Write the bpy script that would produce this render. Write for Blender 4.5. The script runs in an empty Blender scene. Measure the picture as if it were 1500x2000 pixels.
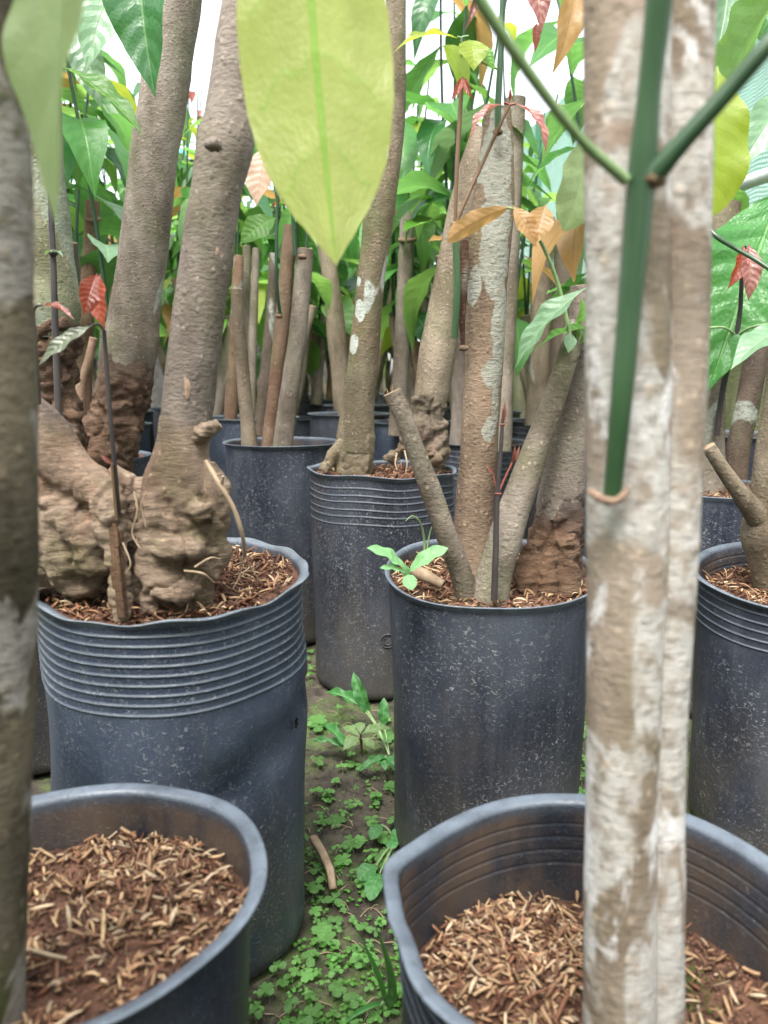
import bpy, bmesh, math, random
import numpy as np
from mathutils import Vector, Matrix, noise as mn

R = math.radians
scene = bpy.context.scene
COL = scene.collection

# ------------------------------------------------------------------ camera
CAM_H, PITCH, F = 0.59, R(10.0), 1510.0
cam_d = bpy.data.cameras.new("camera")
cam = bpy.data.objects.new("camera", cam_d)
COL.objects.link(cam)
cam.location = (0, 0, CAM_H)
cam.rotation_euler = (R(90) - PITCH, 0, 0)
cam_d.sensor_fit = 'VERTICAL'
cam_d.sensor_height = 36.0
cam_d.lens = F / 2000 * 36.0
cam_d.clip_start, cam_d.clip_end = 0.02, 500
cam_d.dof.use_dof = True
cam_d.dof.focus_distance = 1.0
cam_d.dof.aperture_fstop = 6.8
scene.camera = cam

# ------------------------------------------------------------------ sky, sun, exposure
SUN_EL, SUN_AZ = 62.0, 200.0          # azimuth measured from +Y towards +X
world = bpy.data.worlds.new("World")
scene.world = world
world.use_nodes = True
wn, wl = world.node_tree.nodes, world.node_tree.links
wn.clear()
sky = wn.new('ShaderNodeTexSky')
sky.sky_type = 'NISHITA'
sky.sun_disc = False
sky.sun_elevation = R(SUN_EL)
sky.sun_rotation = R(SUN_AZ)
sky.air_density, sky.dust_density, sky.ozone_density = 1.0, 3.0, 1.0
hsv = wn.new('ShaderNodeHueSaturation')
hsv.inputs['Saturation'].default_value = 0.25      # overcast: the same sky, greyer
bg = wn.new('ShaderNodeBackground')
bg.inputs['Strength'].default_value = 0.15
wo = wn.new('ShaderNodeOutputWorld')
wl.new(sky.outputs[0], hsv.inputs['Color'])
wl.new(hsv.outputs[0], bg.inputs['Color'])
wl.new(bg.outputs[0], wo.inputs['Surface'])

sun_d = bpy.data.lights.new("sun", 'SUN')
sun = bpy.data.objects.new("sun", sun_d)
COL.objects.link(sun)
sun_d.energy = 1.2
sun_d.angle = R(25)
sun_d.color = (1.0, 0.96, 0.9)
sd = Vector((math.sin(R(SUN_AZ)) * math.cos(R(SUN_EL)), math.cos(R(SUN_AZ)) * math.cos(R(SUN_EL)), math.sin(R(SUN_EL))))
sun.rotation_euler = sd.to_track_quat('Z', 'Y').to_euler()
sun.location = sd * 20

scene.view_settings.view_transform = 'Standard'
scene.view_settings.look = 'None'
scene.view_settings.gamma = 1.0
scene.view_settings.use_curve_mapping = False
scene.view_settings.exposure = 2.12
try:
    scene.cycles.max_bounces = 10
    scene.cycles.diffuse_bounces = 4
    scene.cycles.transmission_bounces = 6
    scene.cycles.use_denoising = True
except Exception:
    pass

# ------------------------------------------------------------------ small helpers
CP, SP = math.cos(PITCH), math.sin(PITCH)
CAMV = Vector((0, 0, CAM_H))


def ray(px, py):
    x, y = (px - 750) / F, (1000 - py) / F
    return Vector((x, CP + y * SP, -SP + y * CP))


def P(px, py, Y):
    d = ray(px, py)
    return CAMV + d * (Y / d.y)


def mpp(px, py, Y):                      # metres per photograph pixel at that place
    return Y / ray(px, py).y / F


def PZ(px, py, z):                       # the place at height z seen at that pixel
    d = ray(px, py)
    return CAMV + d * ((z - CAM_H) / d.z)


def smooth(a, b, x):
    t = min(1, max(0, (x - a) / (b - a)))
    return t * t * (3 - 2 * t)


class MB:
    def __init__(s):
        s.v, s.f, s.uv, s.mi, s.tint = [], [], [], [], None

    def add(s, vs, fs, uvs=None, mi=0):
        o = len(s.v)
        s.v += [tuple(v) for v in vs]
        for k, f in enumerate(fs):
            s.f.append(tuple(i + o for i in f))
            s.mi.append(mi)
            s.uv.append(uvs[k] if uvs else [(0, 0)] * len(f))

    def mesh(s, name, mats, smooth_=True):
        me = bpy.data.meshes.new(name)
        me.from_pydata(s.v, [], s.f)
        uvl = me.uv_layers.new(name="UVMap")
        flat = [c for fu in s.uv for p in fu for c in p]
        uvl.data.foreach_set("uv", flat)
        for m in mats:
            me.materials.append(m)
        me.polygons.foreach_set("material_index", s.mi)
        me.polygons.foreach_set("use_smooth", [smooth_] * len(s.f))
        if s.tint is not None:
            a = me.color_attributes.new("tint", 'FLOAT_COLOR', 'POINT')
            a.data.foreach_set("color", [c for t in s.tint for c in (t[0], t[1], t[2], 1.0)])
        me.update()
        return me


def link(name, me, parent=None):
    o = bpy.data.objects.new(name, me)
    COL.objects.link(o)
    if parent:
        o.parent = parent
    return o


def tag(o, label=None, cat=None, group=None, kind=None):
    if label: o['label'] = label
    if cat: o['category'] = cat
    if group: o['group'] = group
    if kind: o['kind'] = kind
    return o


def thing(name, label, cat, loc=(0, 0, 0), group=None):
    o = bpy.data.objects.new(name, None)
    o.empty_display_size = 0.05
    COL.objects.link(o)
    o.location = loc
    return tag(o, label, cat, group)


def part(name, mb, mats, parent, base=None, smooth_=True):
    """mb built in world coordinates; base = location of the thing's empty"""
    b = Vector(base if base is not None else parent.location)
    mb.v = [(v[0] - b.x, v[1] - b.y, v[2] - b.z) for v in mb.v]
    return link(name, mb.mesh(name, mats if isinstance(mats, list) else [mats], smooth_), parent)


# ------------------------------------------------------------------ materials
class NT:
    def __init__(s, name):
        s.m = bpy.data.materials.new(name)
        s.m.use_nodes = True
        s.t = s.m.node_tree
        s.t.nodes.clear()
        s.out = s.n('ShaderNodeOutputMaterial')

    def n(s, typ, ins=None, **props):
        nd = s.t.nodes.new(typ)
        for k, v in props.items():
            setattr(nd, k, v)
        for k, v in (ins or {}).items():
            s.put(nd.inputs[k], v)
        return nd

    def put(s, sock, v):
        if isinstance(v, bpy.types.NodeSocket):
            s.t.links.new(v, sock)
        elif isinstance(v, (tuple, list)) and len(v) == 3 and sock.type == 'RGBA':
            sock.default_value = (*v, 1)
        else:
            sock.default_value = v

    def math(s, op, a, b=0.0, c=None, clamp=False):
        nd = s.n('ShaderNodeMath', operation=op, use_clamp=clamp)
        s.put(nd.inputs[0], a)
        s.put(nd.inputs[1], b)
        if c is not None: s.put(nd.inputs[2], c)
        return nd.outputs[0]

    def mix(s, f, a, b, blend='MIX'):
        nd = s.n('ShaderNodeMix', data_type='RGBA', blend_type=blend)
        s.put(nd.inputs[0], f)
        s.put(nd.inputs[6], a)
        s.put(nd.inputs[7], b)
        return nd.outputs[2]

    def step(s, x, a, b):
        nd = s.n('ShaderNodeMapRange', interpolation_type='SMOOTHSTEP')
        s.put(nd.inputs[0], x)
        nd.inputs[1].default_value, nd.inputs[2].default_value = a, b
        return nd.outputs[0]

    def noise(s, co, scale, detail=4, rough=0.55, dist=0.0, out=0):
        nd = s.n('ShaderNodeTexNoise', {'Vector': co, 'Scale': scale, 'Detail': detail, 'Roughness': rough, 'Distortion': dist})
        return nd.outputs[out]

    def scale(s, co, v, loc=(0, 0, 0)):
        nd = s.n('ShaderNodeMapping', {'Vector': co})
        nd.inputs['Scale'].default_value = v
        nd.inputs['Location'].default_value = loc
        return nd.outputs[0]

    def vadd(s, a, b):
        nd = s.n('ShaderNodeVectorMath', operation='ADD')
        s.put(nd.inputs[0], a); s.put(nd.inputs[1], b)
        return nd.outputs[0]

    def bump(s, h, strength, dist, prev=None):
        nd = s.n('ShaderNodeBump', {'Height': h, 'Strength': strength, 'Distance': dist})
        if prev is not None: s.put(nd.inputs['Normal'], prev)
        return nd.outputs[0]

    def finish(s, sh):
        s.t.links.new(sh, s.out.inputs['Surface'])
        return s.m

    def coords(s, per_object=True):
        co = s.n('ShaderNodeTexCoord').outputs['Object']
        if per_object:
            r = s.n('ShaderNodeObjectInfo').outputs['Random']
            m = s.math('MULTIPLY', r, 37.0)
            cx = s.n('ShaderNodeCombineXYZ', {0: m, 1: m, 2: m}).outputs[0]
            co = s.vadd(co, cx)
        return co


def bark_mat(name, dark, light, lichen=(0.36, 0.38, 0.32), lich_amt=0.35, moss=(0.12, 0.14, 0.05), moss_amt=0.3,
             warm=(0.3, 0.17, 0.1), warm_amt=0.2, fine=1.0, patches=(), crack=0.0, lscale=9.0, lstretch=0.55, white=None, tone=.82, blend=None, bk=1.0, wst=.35, soft=.035):
    t = NT(name)
    co = t.coords()
    big = t.noise(t.scale(co, (1, 1, .45)), 16, 6, .6)
    c = t.mix(t.step(big, .32, .68), dark, light)
    w = t.noise(t.scale(co, (1, 1, .5), (3, 1, 7)), 11, 4, .6)
    c = t.mix(t.math('MULTIPLY', t.step(w, .5, .72), warm_amt), c, warm)
    ms = t.noise(t.scale(co, (1, 1, .6), (9, 4, 2)), 13, 6, .65)
    c = t.mix(t.math('MULTIPLY', t.step(ms, .46, .68), moss_amt), c, moss)
    li = t.noise(t.scale(co, (1, 1, lstretch), (5, 8, 3)), lscale, 3, .5, .6)
    thr = .72 - .3 * lich_amt
    lm = t.step(li, thr - soft * .5 + .017, thr + soft * .5 + .018)
    ln = t.noise(co, 90, 3, .6)
    c = t.mix(t.math('MULTIPLY', lm, t.step(ln, .2, .6)), c, lichen)
    if white:
        l2 = t.noise(t.scale(co, (1, 1, wst), (2, 5, 1)), lscale * 1.7, 5, .62, .35)
        c = t.mix(t.math('MULTIPLY', t.step(l2, white[3] - soft * .3, white[3] + .06 + soft * .5), t.math('MULTIPLY_ADD', t.step(ln, .25, .6), .35, .65)), c, white[:3])
    if patches:
        pos = t.n('ShaderNodeNewGeometry').outputs['Position']
        wob = t.n('ShaderNodeTexNoise', {'Vector': pos, 'Scale': 45.0, 'Detail': 3.0}).outputs['Color']
        for (pt, rx, rz) in patches:
            sub = t.n('ShaderNodeVectorMath', operation='SUBTRACT')
            t.put(sub.inputs[0], pos); sub.inputs[1].default_value = pt
            mp = t.scale(sub.outputs[0], (1 / rx, 0.35 / rx, 1 / rz))
            m2 = t.n('ShaderNodeVectorMath', operation='MULTIPLY_ADD')
            t.put(m2.inputs[0], wob); m2.inputs[1].default_value = (1.3, 0.3, 1.3); t.put(m2.inputs[2], mp)
            sb = t.n('ShaderNodeVectorMath', operation='SUBTRACT')
            t.put(sb.inputs[0], m2.outputs[0]); sb.inputs[1].default_value = (.65, .15, .65)
            ln_ = t.n('ShaderNodeVectorMath', operation='LENGTH')
            t.put(ln_.inputs[0], sb.outputs[0])
            f = t.math('SUBTRACT', 1.0, t.step(ln_.outputs[1], .88, .98))
            c = t.mix(t.math('MULTIPLY', f, t.step(ln, .1, .5)), c, lichen)
    # wrinkles running round the stem, pimples and pale flecks
    wr = t.noise(t.scale(co, (1, 1, 2.6)), 130 * fine, 4, .65, .4)
    vo = t.n('ShaderNodeTexVoronoi', {'Vector': t.scale(co, (1, 1, .7)), 'Scale': 150.0 * fine, 'Randomness': 1.0})
    pim = t.math('SUBTRACT', 1.0, t.step(vo.outputs['Distance'], .05, .42))
    rnd = t.n('ShaderNodeSeparateColor', {0: vo.outputs['Color']}).outputs[0]
    fleck = t.math('MULTIPLY', pim, t.step(rnd, .72, .78))
    c = t.mix(t.math('MULTIPLY', fleck, .55), c, (min(1, light[0] * 1.5), min(1, light[1] * 1.45), min(1, light[2] * 1.35)))
    c = t.mix(t.math('MULTIPLY', t.math('SUBTRACT', 1.0, t.step(wr, .3, .5)), .5), c, t.mix(0.55, c, (0.02, .017, .012)))
    hgt = t.math('ADD', t.math('MULTIPLY', wr, 1.0), t.math('MULTIPLY', pim, .45))
    nrm = t.bump(hgt, .75 * bk, .0022 / max(fine, .4))
    mid = t.noise(co, 34, 5, .6)
    nrm = t.bump(mid, .5 * bk, .006, nrm)
    if crack > 0:
        cv = t.noise(t.scale(co, (.7, .7, 3.4)), 85, 6, .75, .9)
        nrm = t.bump(cv, crack, .009, nrm)
        c = t.mix(t.math('MULTIPLY', t.math('SUBTRACT', 1.0, t.step(cv, .3, .46)), .6), c, t.mix(.7, c, (.035, .022, .013)))
        cz = t.noise(co, 26, 5, .6)
        c = t.mix(t.math('MULTIPLY', t.step(cz, .52, .72), .45), c, light)
    if blend:
        z0, z1, d2, l2c = blend
        pz = t.n('ShaderNodeSeparateXYZ', {0: t.n('ShaderNodeNewGeometry').outputs['Position']}).outputs[2]
        pz = t.math('ADD', pz, t.math('MULTIPLY_ADD', t.noise(co, 28, 4, .6), .09, -.045))
        up = t.mix(t.step(big, .32, .68), d2, l2c)
        up = t.mix(t.math('MULTIPLY', fleck, .55), up, (min(1, l2c[0] * 1.5), min(1, l2c[1] * 1.45), min(1, l2c[2] * 1.35)))
        up = t.mix(t.math('MULTIPLY', t.math('SUBTRACT', 1.0, t.step(wr, .3, .5)), .5), up, t.mix(0.55, up, (0.02, .017, .012)))
        c = t.mix(t.step(pz, z0, z1), c, up)
    if tone != 1.0:
        c = t.mix(1.0, c, (tone, tone, tone), 'MULTIPLY')
    b = t.n('ShaderNodeBsdfPrincipled', {'Base Color': c, 'Roughness': .82, 'Normal': nrm})
    b.inputs['Specular IOR Level'].default_value = .25
    return t.finish(b.outputs[0])


def leaf_mat(name, top, under, trans, vein, tf=0.45, rough=0.38, spec=0.5, var=0.25, nv=9.0, bump=.28, lv=.45):
    t = NT(name)
    uv = t.n('ShaderNodeTexCoord').outputs['UV']
    s = t.n('ShaderNodeSeparateXYZ', {0: uv})
    u = t.math('ABSOLUTE', t.math('MULTIPLY_ADD', s.outputs[0], 2.0, -1.0))
    v = s.outputs[1]
    mid = t.math('SUBTRACT', 1.0, t.step(u, .0, .075))
    wob = t.noise(uv, 6, 2)
    ph = t.math('ADD', t.math('MULTIPLY', t.math('SUBTRACT', v, t.math('MULTIPLY', t.math('POWER', u, 1.15), .14)), nv), t.math('MULTIPLY', wob, .55))
    fr = t.math('ABSOLUTE', t.math('SUBTRACT', t.math('FRACT', ph), .5))
    lat = t.math('MULTIPLY', t.math('SUBTRACT', 1.0, t.step(fr, .0, .06)), t.math('SUBTRACT', 1.0, t.step(u, .72, .96)))
    vm = t.math('MAXIMUM', mid, t.math('MULTIPLY', lat, .7 * lv))
    rnd = t.n('ShaderNodeObjectInfo').outputs['Random']
    blot = t.noise(uv, 3.5, 5, .6)
    k = t.math('ADD', t.math('MULTIPLY_ADD', rnd, 2 * var, 1 - var), t.math('MULTIPLY_ADD', blot, .5, -.25))
    kc = t.n('ShaderNodeCombineXYZ', {0: k, 1: k, 2: k}).outputs[0]
    geo = t.n('ShaderNodeNewGeometry')
    base = t.mix(geo.outputs['Backfacing'], top, under)
    base = t.mix(1.0, base, kc, 'MULTIPLY')
    base = t.mix(t.math('MULTIPLY', vm, .55), base, vein)
    cells = t.n('ShaderNodeTexVoronoi', {'Vector': t.scale(uv, (26, 60, 1)), 'Scale': 1.0}).outputs['Distance']
    hgt = t.math('ADD', t.math('MULTIPLY', fr, 1.6), t.math('MULTIPLY', cells, .25))
    hgt = t.math('ADD', hgt, t.math('MULTIPLY', mid, -.8))
    nrm = t.bump(hgt, bump, .004)
    b = t.n('ShaderNodeBsdfPrincipled', {'Base Color': base, 'Roughness': rough, 'Normal': nrm})
    b.inputs['Specular IOR Level'].default_value = spec
    tc = t.mix(t.math('MULTIPLY', lat, .35 * lv), trans, t.mix(.6, trans, (.01, .03, .0)))
    tc = t.mix(t.math('MULTIPLY', mid, .8), tc, vein)
    tc = t.mix(1.0, tc, kc, 'MULTIPLY')
    tr = t.n('ShaderNodeBsdfTranslucent', {'Color': tc, 'Normal': nrm})
    mx = t.n('ShaderNodeMixShader', {0: tf})
    t.put(mx.inputs[1], b.outputs[0]); t.put(mx.inputs[2], tr.outputs[0])
    return t.finish(mx.outputs[0])


def bag_mat(name, base=(.022, .026, .034), speck=.55, dust=.5, rough=.42, dirt=.5, sscale=1.0, worn_sheen=(.13, .155, .19), dustc=(.058, .068, .09)):
    t = NT(name)
    uv = t.n('ShaderNodeTexCoord').outputs['UV']
    ob = t.coords()
    sep = t.n('ShaderNodeSeparateXYZ', {0: t.n('ShaderNodeTexCoord').outputs['Object']})
    n1 = t.noise(t.scale(ob, (1, 1, .6)), 9, 6, .62)
    c = t.mix(t.math('MULTIPLY', t.step(n1, .35, .7), dust), base, dustc)
    st = t.noise(t.scale(ob, (2, 2, .12)), 26, 4, .6)
    c = t.mix(t.math('MULTIPLY', t.step(st, .5, .75), dust * .5), c, (.07, .076, .09))
    gr = t.noise(uv, 420, 2, .6)
    c = t.mix(t.math('MULTIPLY', t.step(gr, .5, .8), .5), c, (.12, .125, .14))
    # soil splashed up from the ground and a brown film
    d = t.noise(t.scale(ob, (1, 1, .8), (4, 2, 2)), 15, 5, .65)
    lowz = t.math('SUBTRACT', 1.0, t.step(sep.outputs[2], .0, .26))
    c = t.mix(t.math('MULTIPLY', t.math('MULTIPLY', lowz, t.step(d, .25, .65)), dirt), c, (.085, .07, .052))
    d2 = t.noise(t.scale(ob, (1, 1, .3), (1, 7, 2)), 8, 4, .6)
    c = t.mix(t.math('MULTIPLY', t.step(d2, .55, .75), dirt * .8), c, (.1, .085, .07))
    # scuffed rib crests; pale dusty lip with its sky reflection painted in
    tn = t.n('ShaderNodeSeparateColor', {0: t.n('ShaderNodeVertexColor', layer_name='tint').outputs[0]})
    wear_sheen = tn.outputs[0]
    fi = t.noise(t.scale(ob, (1, 1, .6), (3, 3, 8)), 18, 5, .65)
    c = t.mix(t.math('MULTIPLY', tn.outputs[1], t.step(fi, .32, .66)), c, (.1, .07, .05))
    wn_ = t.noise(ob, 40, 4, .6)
    c = t.mix(t.math('MULTIPLY', wear_sheen, t.math('MULTIPLY_ADD', t.step(wn_, .3, .65), .5, .5)), c, worn_sheen)
    # husk flakes stuck on the film: short crescents of two sizes
    wob = t.n('ShaderNodeTexNoise', {'Vector': uv, 'Scale': 160.0, 'Detail': 1.0}).outputs['Color']
    wv = t.n('ShaderNodeVectorMath', operation='MULTIPLY_ADD')
    t.put(wv.inputs[0], wob); wv.inputs[1].default_value = (.009, .013, 0); t.put(wv.inputs[2], uv)
    prev = None
    pat = t.math('MULTIPLY_ADD', t.step(t.noise(ob, 8, 4, .65), .36, .66), .95, .12)
    for sc, lo, amt in ((165 * sscale, .4, .85), (300 * sscale, .35, .7)):
        vo = t.n('ShaderNodeTexVoronoi', {'Vector': t.scale(wv.outputs[0], (1, 2.6, 1)), 'Scale': sc})
        rr = t.n('ShaderNodeSeparateColor', {0: vo.outputs['Color']})
        m = t.math('SUBTRACT', 1.0, t.step(vo.outputs['Distance'], .2, .36))
        m = t.math('MULTIPLY', m, t.step(rr.outputs[0], lo, lo + .3))
        m = t.math('MULTIPLY', m, pat)
        c = t.mix(t.math('MULTIPLY', t.math('MULTIPLY', m, speck), amt), c, t.mix(rr.outputs[1], (.5, .5, .5), (.24, .24, .24)))
        prev = t.bump(m, .5, .0015, prev)
    cr = t.noise(t.scale(ob, (1, 1, .5)), 22, 6, .6, .5)
    nrm = t.bump(cr, .35, .006, prev)
    rg = t.math('MULTIPLY_ADD', t.step(n1, .3, .7), .2, rough)
    b = t.n('ShaderNodeBsdfPrincipled', {'Base Color': c, 'Roughness': rg, 'Normal': nrm})
    b.inputs['Specular IOR Level'].default_value = .5
    return t.finish(b.outputs[0])


def simple_mat(name, c1, c2, sc=30, rough=.7, bump=.4, bdist=.004, spec=.3, tint=False, zs=1.0, detail=6):
    t = NT(name)
    co = t.coords()
    n = t.noise(t.scale(co, (1, 1, zs)), sc, detail, .65)
    c = t.mix(t.step(n, .3, .7), c1, c2)
    if tint:
        a = t.n('ShaderNodeVertexColor', layer_name='tint').outputs[0]
        c = t.mix(1.0, a, t.mix(t.step(n, .2, .8), (.7, .7, .7), (1.15, 1.15, 1.15)), 'MULTIPLY')
    nrm = t.bump(n, bump, bdist)
    b = t.n('ShaderNodeBsdfPrincipled', {'Base Color': c, 'Roughness': rough, 'Normal': nrm})
    b.inputs['Specular IOR Level'].default_value = spec
    return t.finish(b.outputs[0])


def soil_mat():
    t = NT("red_soil")
    co = t.coords()
    n = t.noise(co, 60, 8, .7)
    c = t.mix(t.step(n, .3, .7), (.05, .026, .018), (.17, .085, .055))
    n2 = t.noise(co, 13, 4, .6)
    c = t.mix(t.math('MULTIPLY', t.step(n2, .5, .7), .6), c, (.18, .1, .065))
    vo = t.n('ShaderNodeTexVoronoi', {'Vector': co, 'Scale': 140.0}).outputs['Distance']
    nrm = t.bump(t.math('ADD', n, t.math('MULTIPLY', vo, -.5)), .9, .006)
    b = t.n('ShaderNodeBsdfPrincipled', {'Base Color': c, 'Roughness': .9, 'Normal': nrm})
    b.inputs['Specular IOR Level'].default_value = .2
    return t.finish(b.outputs[0])


def ground_mat():
    t = NT("damp_earth")
    co = t.coords(False)
    n = t.noise(co, 22, 8, .68)
    c = t.mix(t.step(n, .3, .7), (.026, .021, .016), (.105, .088, .066))
    g = t.noise(co, 5.5, 6, .65)
    g2 = t.noise(co, 60, 3, .6)
    sep = t.n('ShaderNodeSeparateXYZ', {0: co})
    far = t.step(sep.outputs[1], 1.6, 4.0)
    m = t.math('MULTIPLY', t.step(t.math('MULTIPLY_ADD', far, .22, g), .43, .58), t.step(g2, .3, .6))
    c = t.mix(t.math('MULTIPLY', m, .8), c, t.mix(g2, (.035, .055, .015), (.1, .16, .04)))
    vo = t.n('ShaderNodeTexVoronoi', {'Vector': co, 'Scale': 60.0}).outputs['Distance']
    nrm = t.bump(t.math('ADD', n, t.math('MULTIPLY', vo, -.4)), .9, .012)
    b = t.n('ShaderNodeBsdfPrincipled', {'Base Color': c, 'Roughness': .8, 'Normal': nrm})
    b.inputs['Specular IOR Level'].default_value = .35
    return t.finish(b.outputs[0])


def net_mat():
    t = NT("green_shade_net")
    uv = t.n('ShaderNodeTexCoord').outputs['UV']
    s = t.n('ShaderNodeSeparateXYZ', {0: uv})
    wob = t.math('MULTIPLY', t.noise(uv, 12, 3), .02)
    a = t.math('SINE', t.math('MULTIPLY', t.math('ADD', s.outputs[0], wob), 900.0))
    bb = t.math('SINE', t.math('MULTIPLY', t.math('ADD', s.outputs[1], wob), 520.0))
    w = t.step(t.math('MAXIMUM', a, bb), -.2, .7)
    n = t.noise(uv, 7, 4)
    c = t.mix(t.step(n, .3, .7), (.045, .2, .095), (.09, .31, .17))
    d = t.n('ShaderNodeBsdfDiffuse', {'Color': c})
    tl = t.n('ShaderNodeBsdfTranslucent', {'Color': t.mix(.5, c, (.3, .6, .4))})
    m1 = t.n('ShaderNodeMixShader', {0: .55})
    t.put(m1.inputs[1], d.outputs[0]); t.put(m1.inputs[2], tl.outputs[0])
    tp = t.n('ShaderNodeBsdfTransparent')
    m2 = t.n('ShaderNodeMixShader', {0: t.math('MULTIPLY_ADD', w, .35, .6)})
    t.put(m2.inputs[1], tp.outputs[0]); t.put(m2.inputs[2], m1.outputs[0])
    return t.finish(m2.outputs[0])


def wall_mat():
    t = NT("mossy_concrete")
    co = t.coords(False)
    n = t.noise(co, 6, 8, .65)
    c = t.mix(t.step(n, .3, .7), (.22, .2, .12), (.36, .34, .22))
    g = t.noise(t.scale(co, (1, 1, .4)), 5, 6, .65)
    c = t.mix(t.step(g, .45, .65), c, (.13, .17, .05))
    g2 = t.noise(co, 120, 4, .7)
    c = t.mix(t.math('MULTIPLY', t.step(g2, .5, .7), .5), c, (.06, .07, .03))
    nrm = t.bump(g2, .8, .008)
    b = t.n('ShaderNodeBsdfPrincipled', {'Base Color': c, 'Roughness': .9, 'Normal': nrm})
    return t.finish(b.outputs[0])


M = {}
M['bark_grey'] = bark_mat("grey_brown_bark", (.14, .112, .084), (.31, .265, .215), lich_amt=.28, moss_amt=.4, warm_amt=.1)
M['bark_purple'] = bark_mat("mauve_brown_bark", (.12, .096, .08), (.28, .235, .198), lichen=(.3, .32, .25), lich_amt=.12, moss_amt=.3, warm=(.3, .19, .12), warm_amt=.12)
M['bark_olive'] = bark_mat("olive_bark", (.14, .108, .072), (.31, .255, .185), lich_amt=.25, moss=(.15, .155, .075), moss_amt=.4)
M['bark_dark'] = bark_mat("dark_bark", (.06, .045, .034), (.15, .115, .09), lich_amt=.3, moss_amt=.4)
M['bark_brown'] = bark_mat("brown_bark", (.15, .09, .058), (.32, .215, .15), lich_amt=.15, moss_amt=.3, warm_amt=.45)
M['bark_moss'] = bark_mat("moss_green_bark", (.14, .14, .08), (.32, .33, .22), lichen=(.29, .32, .24), lich_amt=.9, moss=(.17, .19, .1), moss_amt=.8)
M['bark_root'] = bark_mat("pale_root_bark", (.22, .14, .09), (.48, .36, .26), lichen=(.42, .39, .27), lich_amt=.22, moss=(.28, .26, .12), moss_amt=.6, warm=(.42, .22, .14), warm_amt=.6, crack=.8)
M['bark_rootred'] = bark_mat("rusty_root_bark", (.12, .06, .036), (.3, .175, .11), lich_amt=.1, moss_amt=.15, warm=(.3, .14, .075), warm_amt=.5, crack=.9)
M['bark_white'] = bark_mat("white_patched_bark", (.17, .13, .09), (.34, .275, .22), lichen=(.5, .475, .44), lich_amt=.9, moss=(.2, .17, .1), moss_amt=.6,
                           warm=(.37, .25, .2), warm_amt=.45, lscale=21, lstretch=.55, fine=.9, white=(.68, .66, .65, .55), wst=.5, tone=.95, bk=.6, soft=.065)
M['bark_mottled'] = bark_mat("mottled_bark", (.05, .04, .025), (.2, .165, .115), lichen=(.34, .31, .28), lich_amt=.75, moss=(.09, .105, .03), moss_amt=.75, fine=.9, lscale=20)  # dark bark with its own pale and mossy mottling
M['cut_wood'] = simple_mat("cut_wood", (.2, .13, .08), (.36, .26, .17), 60, .85, .5, .002)
M['scar'] = simple_mat("pale_scar", (.22, .145, .1), (.38, .27, .19), 90, .8, .6, .002)
M['stem_green'] = simple_mat("green_stem", (.026, .062, .03), (.045, .098, .042), 30, .3, .2, .001, .55, zs=.2)
M['stem_dark'] = simple_mat("dark_stem", (.028, .024, .026), (.065, .055, .05), 60, .5, .3, .001, .4, zs=.2)
M['stem_far'] = simple_mat("dark_green_stem", (.015, .045, .022), (.03, .075, .035), 40, .45, .2, .001, .4, zs=.2)
M['stem_brown'] = simple_mat("brown_stem", (.12, .075, .04), (.2, .13, .08), 60, .6, .3, .001, .3, zs=.2)
M['stem_red'] = simple_mat("red_bud_stem", (.17, .05, .035), (.3, .09, .055), 60, .5, .3, .001, .4)
M['petiole'] = simple_mat("light_green_petiole", (.16, .26, .1), (.26, .36, .17), 40, .4, .2, .001, .5)
M['leaf_green'] = leaf_mat("leaf_green", (.055, .2, .035), (.1, .24, .06), (.19, .43, .1), (.24, .45, .12), tf=.45)
M['leaf_bright'] = leaf_mat("leaf_bright_green", (.09, .26, .03), (.13, .27, .06), (.3, .54, .11), (.25, .5, .1), tf=.5)
M['leaf_deep'] = leaf_mat("leaf_deep_green", (.03, .115, .035), (.08, .16, .06), (.12, .34, .06), (.2, .36, .14), tf=.3, rough=.3)
M['leaf_big'] = leaf_mat("leaf_big_green", (.05, .19, .04), (.1, .2, .07), (.16, .45, .07), (.26, .5, .18), tf=.32, rough=.36, nv=8, var=.05, bump=.8)
M['leaf_pale'] = leaf_mat("leaf_pale_green", (.17, .3, .17), (.24, .35, .22), (.3, .5, .2), (.4, .5, .3), tf=.4, rough=.34, spec=.7)
M['leaf_young'] = leaf_mat("leaf_yellow_green", (.34, .43, .1), (.36, .42, .12), (.66, .72, .2), (.24, .58, .06), tf=.6, rough=.42, nv=4.6, var=.03, bump=.4, lv=.8, spec=.35)
M['leaf_lime'] = leaf_mat("leaf_lime", (.25, .34, .03), (.3, .36, .05), (.5, .58, .06), (.25, .4, .05), tf=.5, var=.08, lv=.2, bump=.15)
M['leaf_grey'] = leaf_mat("leaf_grey_green", (.19, .26, .11), (.18, .25, .12), (.4, .5, .2), (.24, .34, .16), tf=.4, rough=.4, nv=6, var=.03, lv=.25, bump=.2)
M['leaf_red'] = leaf_mat("leaf_red", (.26, .055, .03), (.4, .1, .05), (.6, .12, .05), (.32, .1, .05), tf=.4, rough=.32, spec=.6)
M['leaf_rose'] = leaf_mat("leaf_rose_brown", (.3, .12, .1), (.38, .14, .1), (.5, .16, .1), (.4, .2, .15), tf=.35, rough=.3, spec=.7)
M['leaf_orange'] = leaf_mat("leaf_orange_brown", (.42, .25, .1), (.44, .26, .11), (.58, .34, .11), (.3, .15, .05), tf=.5, rough=.4, var=.08, lv=.2, bump=.15)
M['leaf_pink'] = leaf_mat("leaf_pink_brown", (.5, .33, .24), (.5, .36, .28), (.6, .4, .3), (.45, .28, .2), tf=.4, rough=.35, nv=9)
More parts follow.
